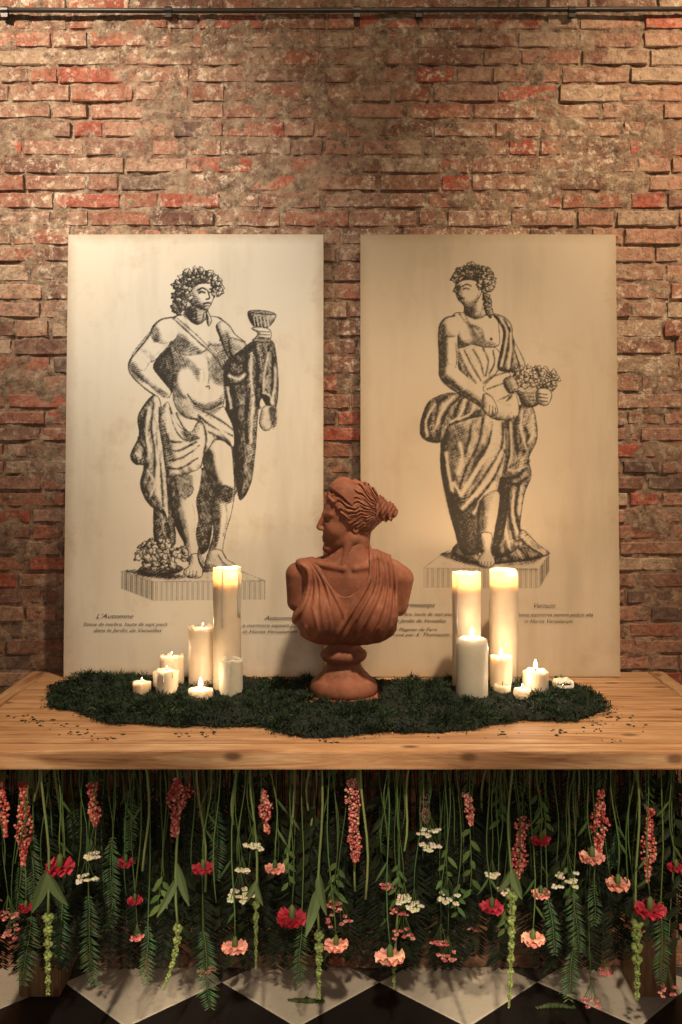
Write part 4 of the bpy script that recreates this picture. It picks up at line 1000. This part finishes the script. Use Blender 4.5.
# round tufts
tc = []
while len(tc) < 190:
    q_ = np.array([rs.uniform(x0, x1), rs.uniform(y0, y1)]); ee, hh = moss_h(np.array([[q_[0]]]), np.array([[q_[1]]]))
    if ee[0, 0] > .006: tc.append((q_[0], q_[1], TABLE_Z+.002+hh[0, 0]*.6, rs.uniform(.011, .030)*(.7 if ee[0, 0] < .02 else 1)))
K = 230; tb = []; tcol = []
for (a_, b_, c_, r_) in tc:
    az2 = rs.uniform(0, 2*math.pi, K); u2 = rs.uniform(.0, 1, K); e2 = np.sqrt(1-u2*u2); dv = np.stack([np.cos(az2)*e2, np.sin(az2)*e2, u2*.85], 1)
    s2 = np.cross(dv, rs.normal(0, 1, (K, 3))); s2 /= np.linalg.norm(s2, axis=1)[:, None]+1e-9
    p0 = np.array([a_, b_, c_])+dv*r_*rs.uniform(.45, .75, K)[:, None]; L2_ = r_*rs.uniform(.25, .6, K)[:, None]; w2 = rs.uniform(.0006, .0014, K)[:, None]
    cur = rs.normal(0, .35, (K, 3)); p1 = p0+dv*L2_*.55; p2 = p0+(dv+cur)*L2_
    qd = np.stack([p0, p1-s2*w2, p2, p1+s2*w2], 1).reshape(-1, 3); qd[:, 2] = np.maximum(qd[:, 2], TABLE_Z+.001); tb.append(qd)
    m_ = rs.uniform(.5, 1.3); tcol.append(np.repeat((np.array([.006, .017, .006])+rs.rand(K, 1)**2.6*np.array([.042, .085, .026]))*m_, 4, 0))
tb = np.concatenate(tb); tcol = np.concatenate(tcol)
bl = np.concatenate([bl, tb]); fb = np.arange(len(bl)).reshape(-1, 4)
V_ = np.concatenate([mv, bl]); F_ = np.concatenate([mf, fb+len(mv)])
shade = rs.rand(n)*.6+.4*vnoise(px_*18, py_*18, 33)
colr = np.array([.004, .013, .005])+shade[:, None]**3*np.array([.026, .056, .016])
cols = np.concatenate([np.tile([.003, .008, .004], (len(mv), 1)), np.repeat(colr, 4, 0), tcol])
me = mesh('moss_bed', V_, F_); point_attr(me, 'tint', np.concatenate([cols, np.ones((len(cols), 1))], 1), 'FLOAT_COLOR')
moss = obj('moss_bed', me, tinted('moss', .8)); tag(moss, 'dark green moss bed spread along the pine table under candles and bust', 'moss', kind='stuff')
# crumbs of soil and moss scattered on the boards
b = MB(); r = random.Random(9)
spots = [(30, 718), (75, 735), (90, 734), (60, 726), (110, 738), (185, 733), (205, 735), (330, 742), (430, 737), (500, 735), (560, 733), (600, 722), (608, 712), (618, 718), (635, 724), (612, 708), (590, 730), (612, 740), (40, 722), (22, 719)]
for (sx, sy) in spots:
    for k in range(9):
        X0, Y0 = on_table(sx+r.gauss(0, 7), sy+r.gauss(0, 2.4)); s_ = r.uniform(.0008, .003)
        if Y0 < TF+.015 or Y0 > 2.4 or not TX0+.01 < X0 < TX1-.01: continue
        if Plate.dist(np.array([[X0]]), np.array([[Y0]]), OUT, True)[0, 0] > -.012: continue
        b.col = (.03, .022, .014) if r.random() < .6 else (.025, .05, .02); b.ball((X0, Y0, TABLE_Z+s_*.35), s_, (r.uniform(.8, 2.2), r.uniform(.7, 1.2), .45))
tag(b.build('moss_crumbs', tinted('crumbs', .9)), 'scattered dark crumbs of soil and moss on the table boards', 'crumbs', kind='stuff')
# ================================================================= flowers hung upside down below the table
UNDER = TABLE_Z-TH-.0005
fr = random.Random(21)
M_PLANT = tinted('plant_green', .65, Specular__IOR__Level=.22); M_BLOOM = tinted('petals', .6); M_BERRY = tinted('berries', .28)
def hang(name, label, cat, x, d, group):
    return thing(name, label, cat, ((x-VX)/F_PX*d, d, UNDER), (0, 0, 0), group)
def lz(y, d): return CAM_Z-(y-VY)/F_PX*d-UNDER             # photo height -> local z at distance d
def green(k=1.0, r=None):
    r = r or fr; q = r.uniform(.75, 1.25)*k
    return (.060*q*r.uniform(.8, 1.2), .105*q, .034*q*r.uniform(.7, 1.2))
def wob(z0, z1, n, amp, x0=0.0, y0=0.0, x1=0.0, y1=0.0):
    a, b_ = fr.uniform(0, 6.28), fr.uniform(0, 6.28); o = []
    for i_ in range(n+1):
        t = i_/n; e = math.sin(math.pi*t); o.append((x0+(x1-x0)*t+amp*e*math.sin(3*t+a), y0+(y1-y0)*t+amp*e*math.cos(3*t+b_), z0+(z1-z0)*t))
    return o
def stem(root, z_end, r=.0014, amp=.008, x0=0.0, col=None, name='stem', x_end=0.0):
    b = MB(); b.col = col or green(1.3); p = wob(0, z_end, 7, amp, x0, 0, x_end, 0)
    b.tube(p, r, 5); b.build(name, M_PLANT, root, True); return p
def leaflets(b, p, n, L, w, spread, col):
    """pinnate leaflets along the hanging axis p"""
    for i_ in range(n):
        t = (i_+.5)/n*(len(p)-1); k = min(int(t), len(p)-2); q = Vector(p[k]).lerp(Vector(p[k+1]), t-k)
        e = min(1, .45+2.2*i_/n)*(1 if i_ < n*.7 else 1-.6*(i_/n-.7)/.3)
        for s_ in (-1, 1):
            b.col = tuple(c*fr.uniform(.7, 1.35) for c in col)
            d_ = Vector((s_*math.cos(spread), fr.uniform(-.35, .35), -math.sin(spread)*fr.uniform(.7, 1.2)))
            b.leaf(q, d_, (0, -1, .3), L*e*fr.uniform(.85, 1.1), w, .15, .2, 2)
def berries(label, x, y0, y1, w, d=1.97, side=None, dim=1.0):
    root = hang('berry_sprig', label, 'berries', x, d, 'red berry sprigs'); za, zb = lz(y0, d), lz(y1, d); W = w/2*d/F_PX
    p = stem(root, zb+.01, .0011, .006, fr.uniform(-.02, .02))
    b = MB(); n = int(50+190*abs(za-zb)/.12*w/18)
    lean = fr.uniform(-.012, .012); ph_ = fr.uniform(0, 6.28)
    for i_ in range(n):
        t = fr.random(); e = W*(.35+.65*math.sin(math.pi*min(1, t*.85+.14)))*(.78+.3*math.sin(9*t+ph_)); a = fr.uniform(0, 6.28); q = math.sqrt(fr.random())*e
        c = fr.choice(((.42, .050, .048), (.54, .10, .08), (.62, .20, .15), (.28, .022, .026), (.70, .34, .26)))
        b.col = tuple(v_*dim for v_ in c); b.ball((q*math.cos(a)+lean*t, q*math.sin(a)*.8, za+(zb-za)*t), fr.uniform(.0023, .0036))  # dim puts shade into the colours of a cluster hung farther back
    if side:
        for i_ in range(30):
            t = fr.random(); b.col = (.5*dim, .04*dim, .04*dim); b.ball((side[0]*t+fr.gauss(0, .006), fr.gauss(0, .005), za+(zb-za)*side[1]+side[2]*t+fr.gauss(0, .006)), fr.uniform(.002, .0031))
    tag(b.build('berry_cluster', M_BERRY, root), kind='stuff')
    b = MB(); leaflets(b, wob(za*.3, za+.01, 4, .004), 5, .022, .0030, .9, green(.8)); tag(b.build('leaflets', M_PLANT, root), kind='stuff')
def bloom(root, c, W, col, col2, droop=.35):
    b = MB(); c = Vector(c)
    for layer, (n, el, k) in enumerate(((11, .12, 1.0), (11, -.15, .95), (9, -.5, .72), (7, -1.0, .5))):
        for i_ in range(n):
            a = 2*math.pi*(i_+.5*(layer % 2))/n+fr.uniform(-.15, .15); e = el+fr.uniform(-.18, .12)
            d_ = Vector((math.cos(a)*math.cos(e), math.sin(a)*math.cos(e), math.sin(e))); s_ = Vector((-math.sin(a), math.cos(a), 0)); u = s_.cross(d_)
            L = W*k*fr.uniform(.9, 1.1); wd = L*.62; v = []; f = []
            for r_ in range(3):
                t = (.12, .6, 1.0)[r_]
                for q in range(5):
                    z_ = (q-2)/2; ruf = (.16*L*(1 if q % 2 else -1) if r_ == 2 else 0)*fr.uniform(.5, 1.2)
                    v.append(c+d_*L*(t*(1-.12*z_*z_)+(fr.uniform(-.06, .04) if r_ == 2 else 0))+s_*z_*wd*(.14, .72, .95)[r_]+u*(ruf+.04*L*z_*z_))
            for r_ in range(2):
                for q in range(4): g_ = r_*5+q; f.append((g_, g_+1, g_+6, g_+5))
            m = fr.random(); b.col = tuple((x_*(1-m)+y_*m)*fr.uniform(.85, 1.1) for x_, y_ in zip(col, col2)); b.add(v, f)
    bl_ = b.build('bloom', M_BLOOM, root); tag(bl_, kind='stuff')
    return bl_
RED, RED2, PINK, PINK2 = (.36, .010, .026), (.58, .05, .09), (.80, .30, .24), (.92, .50, .40)
def carnation(label, x, y, w, kind, d=1.95, x0=None):
    root = hang('carnation', label, 'carnation', x, d, 'carnations hanging under the table'); z_ = lz(y, d); W = w/2*d/F_PX*1.05
    p = stem(root, z_+W*.9, .0014, .010, fr.uniform(-.015, .015), green(1.5))
    b = MB(); b.col = green(1.4); b.tube([(0, 0, z_+W*1.0), (0, 0, z_+W*.8), (0, 0, z_+W*.1)], [.0016, W*.20, W*.26], 8); b.build('calyx', M_PLANT, root, True)
    bloom(root, (0, 0, z_+W*.12), W, *((RED, RED2) if kind == 'red' else (PINK, PINK2)))
    for k in range(2):
        q = p[fr.randint(3, 6)]; b = MB(); b.col = green(1.1); b.leaf(q, (fr.choice((-1, 1))*.5, fr.uniform(-.3, .3), -.8), (0, -1, .2), fr.uniform(.03, .05), .005, .3, .2, 3); b.build('leaf', M_PLANT, root)
def spray(name, label, x, y, w, d, cols, group, n=11, size=.0050):
    root = hang(name, label, 'flower', x, d, group); z_ = lz(y, d); W = w/2*d/F_PX
    p = stem(root, z_+W*1.6+.012, .0010, .010, fr.uniform(-.02, .02)); tip = Vector(p[-1]); b2 = MB(); b = MB()
    for i_ in range(n):
        a = 6.283*i_/n+fr.uniform(-.3, .3); q = W*math.sqrt(fr.uniform(.15, 1)); e = Vector((q*math.cos(a), q*math.sin(a), z_+fr.uniform(-.30, .30)*W))
        b2.col = green(1.1); b2.tube([tip, tip.lerp(e, .5)+Vector((0, 0, -.002)), e], .0005, 3, False)
        for k in range(4):
            g_ = 6.283*k/4+a; b.col = tuple(v_*fr.uniform(.8, 1.1) for v_ in fr.choice(cols)); b.ball(e+Vector((math.cos(g_), math.sin(g_), fr.uniform(-.5, .2)))*size*.6, size*.62, (1, 1, .7))
    b2.build('pedicels', M_PLANT, root); tag(root.children[-1], kind='stuff'); tag(b.build('florets', M_BLOOM, root), kind='stuff')
def amaranth(label, x, y_leaf, y0, y1, w, d=1.93, bend=0.0, leaves=2):
    root = hang('amaranth_tassel', label, 'amaranth', x, d, 'green amaranth tassels'); za, zb = lz(y0, d), lz(y1, d); W = w/2*d/F_PX; zl = lz(y_leaf, d)
    stem(root, za-.005, .0026, .008, fr.uniform(-.015, .015), (.16, .22, .085))
    b = MB(); n = int(abs(za-zb)/.0021)
    for i_ in range(n):
        t = i_/n; e = W*(1-.62*t)*(.75+.25*math.sin(i_*.55)); a = fr.uniform(0, 6.28); s_ = fr.uniform(.7, 1.3)
        m = fr.uniform(.7, 1.2); b.col = (.20*m, .26*m, .085*m)
        for q in range(2): b.ball((e*.55*math.cos(a+q*3)+bend*t*t, e*.55*math.sin(a+q*3), za+(zb-za)*t), max(.0018, e*.52*s_), (1, 1, .8))
    tag(b.build('tassel', M_PLANT, root, True), kind='stuff')
    for k in range(leaves):
        s_ = (-1, 1)[k % 2]; b = MB(); m = fr.uniform(.8, 1.1); b.col = (.105*m, .155*m, .065*m)
        b.leaf((0, -.002*k, zl+fr.uniform(-.01, .03)*k), (s_*fr.uniform(.10, .55), fr.uniform(-.5, 0), -1), (-s_*fr.uniform(.2, .9), -1, .1), abs(zl-za)*fr.uniform(.6, 1.0)+.012, W*fr.uniform(1.6, 2.3), .12, .35, 5); b.build('leaf', M_PLANT, root)
def frond(label, x, y0, y1, w, d, k=1.0, group='feathery fronds under the table', lw=.0026):
    root = hang('feathery_frond', label, 'foliage', x, d, group); za, zb = lz(y0, d), lz(y1, d); L = w/2*d/F_PX
    dx = fr.uniform(-.02, .02)
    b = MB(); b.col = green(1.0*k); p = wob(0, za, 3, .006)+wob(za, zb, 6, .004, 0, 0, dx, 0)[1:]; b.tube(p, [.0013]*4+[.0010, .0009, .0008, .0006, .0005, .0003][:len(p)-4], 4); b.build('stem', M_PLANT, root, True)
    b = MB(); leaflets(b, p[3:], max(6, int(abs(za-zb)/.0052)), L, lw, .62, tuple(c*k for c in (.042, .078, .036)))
    tag(b.build('leaflets', M_PLANT, root), kind='stuff')
def leafy(label, x, y0, y1, d, size=.03, k=1.0, n=8, group='leafy stems under the table'):
    root = hang('leafy_stem', label, 'foliage', x, d, group); za, zb = lz(y0, d), lz(y1, d)
    p = stem(root, zb, .0012, .012, fr.uniform(-.02, .02), green(k)); me = None
    for i_ in range(n):
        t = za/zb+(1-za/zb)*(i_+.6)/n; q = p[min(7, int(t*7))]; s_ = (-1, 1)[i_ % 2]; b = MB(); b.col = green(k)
        b.leaf((q[0], q[1], zb*t), (s_*fr.uniform(.4, .9), fr.uniform(-.5, .3), -fr.uniform(.5, 1)), (fr.uniform(-.3, .3), -1, .3), size*fr.uniform(.8, 1.2), size*.36, .2, .25, 3); b.build('leaf', M_PLANT, root)
def bare(label, x, y1, d, r, col, group='bare flower stalks'):
    root = hang('flower_stalk', label, 'stalk', x, d, group)
    stem(root, lz(y1, d), r, .010, fr.uniform(-.03, .03), col)

# ---- the ones that can be told apart
for a in (
    ('red berry cluster cut off by the left picture edge', 2, 782, 836, 11), ('long bent red berry cluster second from the left edge', 24, 782, 866, 19),
    ('slim red berry cluster above the white blossoms at left', 92, 783, 826, 15), ('bulky red berry cluster below the left candle cluster', 177, 778, 836, 19, 1.95, (.03, .15, -.01)),
    ('red berry cluster below the tallest left candle', 264, 790, 833, 15), ('longest red berry cluster straight below the bust', 352, 780, 861, 19),
    ('small dim red berry cluster right of the bust', 424, 793, 823, 11, 2.1, None, .55), ('short red berry cluster below the thick white candle', 467, 794, 825, 14),
    ('broad red berry cluster beside a deep red carnation at right', 523, 818, 879, 20), ('red berry cluster above two pink carnations at right', 601, 790, 863, 18),
    ('rightmost long slender red berry cluster', 650, 808, 882, 16)): berries(*a)
for a in (
    ('wide deep red carnation left of the white blossoms', 60, 868, 28, 'red'), ('small crimson carnation below the bulky berry cluster', 203, 869, 20, 'red'),
    ('deep red carnation low beside the middle amaranth tassel', 292, 919, 28, 'red', 1.98), ('dim red carnation half hidden in fronds at left', 126, 863, 17, 'red', 2.06),
    ('crimson carnation touching the tall tassel right of centre', 492, 908, 22, 'red'), ('ruffled red carnation at the lower right', 650, 911, 28, 'red'),
    ('deep red carnation next to the broad berry cluster', 541, 841, 18, 'red'), ('red carnation at the right picture edge', 676, 868, 17, 'red'),
    ('tiny red carnation under the dim one at left', 135, 901, 15, 'red', 2.04), ('dull red carnation at the far left below the bent berries', 26, 908, 15, 'red', 2.06),
    ('pink carnation beneath the berry cluster left of centre', 275, 869, 19, 'pink'), ('salmon pink carnation hanging lowest at left', 235, 948, 23, 'pink'),
    ('pale pink carnation right of the middle amaranth tassel', 336, 946, 22, 'pink'), ('largest salmon carnation just above the floor at centre', 390, 958, 27, 'pink'),
    ('salmon carnation beside the tall tassel at lower right', 533, 940, 22, 'pink'), ('pink carnation on a slanted stem left of the ruffled red one', 618, 885, 22, 'pink'),
    ('pink carnation tucked under the berry cluster at right', 592, 858, 24, 'pink'), ('small dusky pink carnation above the lower right salmon one', 541, 894, 17, 'pink', 2.02)): carnation(*a)
WHITES = ((.80, .77, .60), (.72, .70, .45), (.86, .83, .70)); PINKS = ((.70, .20, .20), (.80, .38, .32), (.55, .09, .12))
for a in (('upper white blossom sprig left of the dim red carnation', 91, 855, 13), ('lower white blossom sprig left of the dim red carnation', 86, 879, 21), ('single pale blossom above the wide white sprig', 242, 871, 12), ('wide white blossom sprig under the tallest candle', 240, 895, 28),
          ('white blossom sprig just below the berries left of centre', 254, 846, 20), ('upper white blossom sprig under the dim berry cluster', 428, 832, 20), ('lower white blossom sprig under the dim berry cluster', 430, 847, 20), ('white blossom sprig near small pink sprays at centre', 404, 899, 14),
          ('cream blossom sprig right of the small pink sprays', 414, 906, 16), ('white blossom half ring right of centre', 447, 899, 22), ('white blossoms above the crimson carnation right of centre', 492, 875, 13), ('white blossom sprig touching the tall tassel', 505, 890, 15), ('flat wide white blossom sprig at right', 567, 880, 30)):
    spray('white_blossom', a[0], *a[1:], 1.96, WHITES, 'white blossom sprigs', 7 if a[3] < 24 else 11, .0066)
for a in (('pink blossom sprig left of the pale pink carnation, upper', 334, 905, 16, 2.0), ('pink blossom sprig left of the pale pink carnation, lower', 338, 920, 26, 2.0), ('small pink blossom sprig at centre above the white blossoms', 387, 886, 12, 2.0), ('pink blossom sprig between white blossoms at centre', 399, 911, 18, 2.0),
          ('rosy blossom sprig above the largest salmon carnation', 403, 934, 27, 2.0), ('rosy blossom sprig right of the largest salmon carnation, upper', 441, 943, 18, 2.05), ('rosy blossom sprig right of the largest salmon carnation, lower', 448, 957, 20, 2.05), ('dim orange blossom sprig near the dark beam', 472, 928, 14, 2.12),
          ('pink blossom sprig almost touching a black tile at right', 591, 1001, 18, 2.05), ('peach blossom sprig above the right tassel', 634, 926, 20, 2.05), ('dim pink blossom sprig low at left of centre', 206, 971, 16, 2.1), ('pink blossom sprig at the left picture edge', 8, 915, 18, 2.0),
          ('mixed pale blossom sprig low at the left edge', 12, 932, 20, 2.0), ('tiny pink blossom sprig beside the left tassel', 137, 938, 11, 2.05), ('pink blossom sprig low at the right edge', 668, 990, 22, 2.1), ('dim rosy blossom sprig at right above the floor', 605, 972, 14, 2.1)):
    spray('pink_blossom', *a, PINKS, 'small pink blossom sprigs', 9)
amaranth('long green amaranth tassel nearest the left edge', 48, 868, 915, 996, 13)
amaranth('curved green amaranth tassel below the bulky berry cluster', 178, 875, 925, 990, 11, 1.95, -.03)
amaranth('short thin green amaranth tassel left of centre', 256, 880, 902, 969, 8.5, 1.96)
amaranth('green amaranth tassel with big leaf under the bust', 319, 885, 932, 1000, 12, 1.95)
amaranth('tallest knobbly green amaranth tassel right of centre', 512, 868, 893, 1008, 12, 1.93, -.006)
amaranth('plump green amaranth tassel near the right edge', 637, 905, 920, 1000, 15, 1.97)
amaranth('faint thin green tassel under the largest salmon carnation', 394, 940, 966, 990, 6, 2.02, 0, 0)
ANCH = []                                                   # what the fillers can be told apart by
for o in list(COL.objects):
    if o.parent is None and o.get('group') in ('red berry sprigs', 'carnations hanging under the table', 'green amaranth tassels'):
        ANCH.append((VX+o.location.x/o.location.y*F_PX, o.location.y, o['label']))
FILL = []
def near(kind, x, d):
    a = min(ANCH, key=lambda q: abs(q[0]-x)); side = 'behind' if abs(a[0]-x) < 3.5 else ('left of' if x < a[0] else 'right of')
    t = a[2].split()[:9]
    while t[-1] in ('the', 'a', 'of', 'at', 'in', 'to', 'under', 'below', 'above', 'beside', 'left', 'right', 'two', 'big', 'deep', 'with', 'next', 'by'): t.pop()
    FILL.append((kind+' '+side+' the '+' '.join(t), abs(a[0]-x))); return FILL[-1][0]
for a in ((30, 822, 900, 26), (75, 800, 842, 22), (112, 836, 904, 24), (88, 895, 985, 26), (30, 915, 985, 30), (112, 880, 930, 20), (146, 925, 985, 22), (205, 930, 1008, 30), (216, 800, 880, 22), (575, 888, 952, 24), (548, 895, 955, 20), (575, 950, 1000, 28), (594, 884, 925, 20),
          (586, 808, 845, 20), (615, 832, 868, 18), (386, 788, 848, 15), (300, 915, 985, 20), (452, 800, 850, 20), (660, 900, 985, 24), (20, 860, 920, 20), (62, 895, 960, 22), (130, 790, 850, 20)):
    frond(near('feathery frond %s' % ('high' if a[1] < 850 else 'low'), a[0], 2), a[0]+fr.uniform(-2, 2), a[1], a[2], a[3], fr.uniform(1.97, 2.12), 1.5)
for a in ((470, 822, 892, .028), (497, 785, 822, .026), (505, 900, 930, .024), (455, 880, 912, .024), (395, 860, 900, .022), (158, 872, 905, .03), (290, 840, 885, .026), (332, 860, 900, .03), (545, 790, 830, .026), (570, 862, 900, .024), (440, 845, 900, .024)):
    leafy(near('fresh leafy stem', a[0], 2), a[0], a[1], a[2], fr.uniform(1.95, 2.05), a[3], 1.4, 7)
# ---- the thicket behind them; its shade is put into darker leaf colours
for i_ in range(190):
    d_ = fr.uniform(2.07, 2.34); x_ = (i_*.618 % 1)*690-4; y_ = fr.uniform(765, 895); h_ = fr.uniform(60, 130)
    if abs((x_-VX)/F_PX*d_) > .64 and d_ < 2.1: d_ += .12
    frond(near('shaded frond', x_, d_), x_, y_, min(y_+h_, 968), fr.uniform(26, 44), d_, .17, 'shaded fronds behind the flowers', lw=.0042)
for i_ in range(80):
    d_ = fr.uniform(2.06, 2.34); x_ = (i_*.618 % 1)*690-4; y_ = fr.uniform(765, 880)
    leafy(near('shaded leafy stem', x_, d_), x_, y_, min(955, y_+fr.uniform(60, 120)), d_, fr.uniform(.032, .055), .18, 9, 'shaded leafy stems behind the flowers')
for i_ in range(66):
    x_ = (i_+fr.uniform(0, 1))/66*690-4; th_ = fr.random() < .25
    bare(near('thick pale stalk' if th_ else 'thin bare stalk', x_, 2), x_, fr.uniform(800, 905), fr.uniform(1.93, 2.12), .0026 if th_ else fr.uniform(.0008, .0014), (.22, .28, .11) if th_ else green(1.3))
# where several would share a label, count them outwards from what they hang beside
ORD = ('nearest', 'second', 'third', 'fourth', 'fifth', 'sixth', 'seventh', 'eighth', 'ninth', 'tenth')
same = {}
for o in list(COL.objects):
    if o.parent is None and o.get('group') in ('feathery fronds under the table', 'leafy stems under the table', 'shaded fronds behind the flowers', 'shaded leafy stems behind the flowers', 'bare flower stalks'): same.setdefault(o['label'], []).append(o)
for lab, os_ in same.items():
    if len(os_) > 1:
        s_ = -1 if ' left of ' in lab else 1; os_.sort(key=lambda o: s_*o.location.x/o.location.y)
        for k, o in enumerate(os_): o['label'] = ORD[min(k, 9)]+' '+lab
# pieces fallen on the floor
def fallen(label, x, y, L, bend):
    d = CAM_Z*F_PX/(y-VY); root = thing('fallen_tassel', label, 'amaranth', ((x-VX)/F_PX*d, d, .0005), (0, 0, fr.uniform(-.1, .1)), 'fallen plant pieces'); b = MB()
    for i_ in range(46):
        t = i_/45-.5; m = fr.uniform(.6, 1.0); b.col = (.09*m, .13*m, .05*m); s_ = .0062*(1-abs(t))*fr.uniform(.8, 1.2); b.ball((t*L, bend*t*t+fr.uniform(-.003, .003), s_*.95), s_)
    tag(b.build('tassel', M_PLANT, root, True), kind='stuff')
fallen('green tassel piece lying on the pale tile below the bust', 306, 1003, .085, .02); fallen('green tassel piece lying on the tiles at right', 555, 1008, .09, -.02)
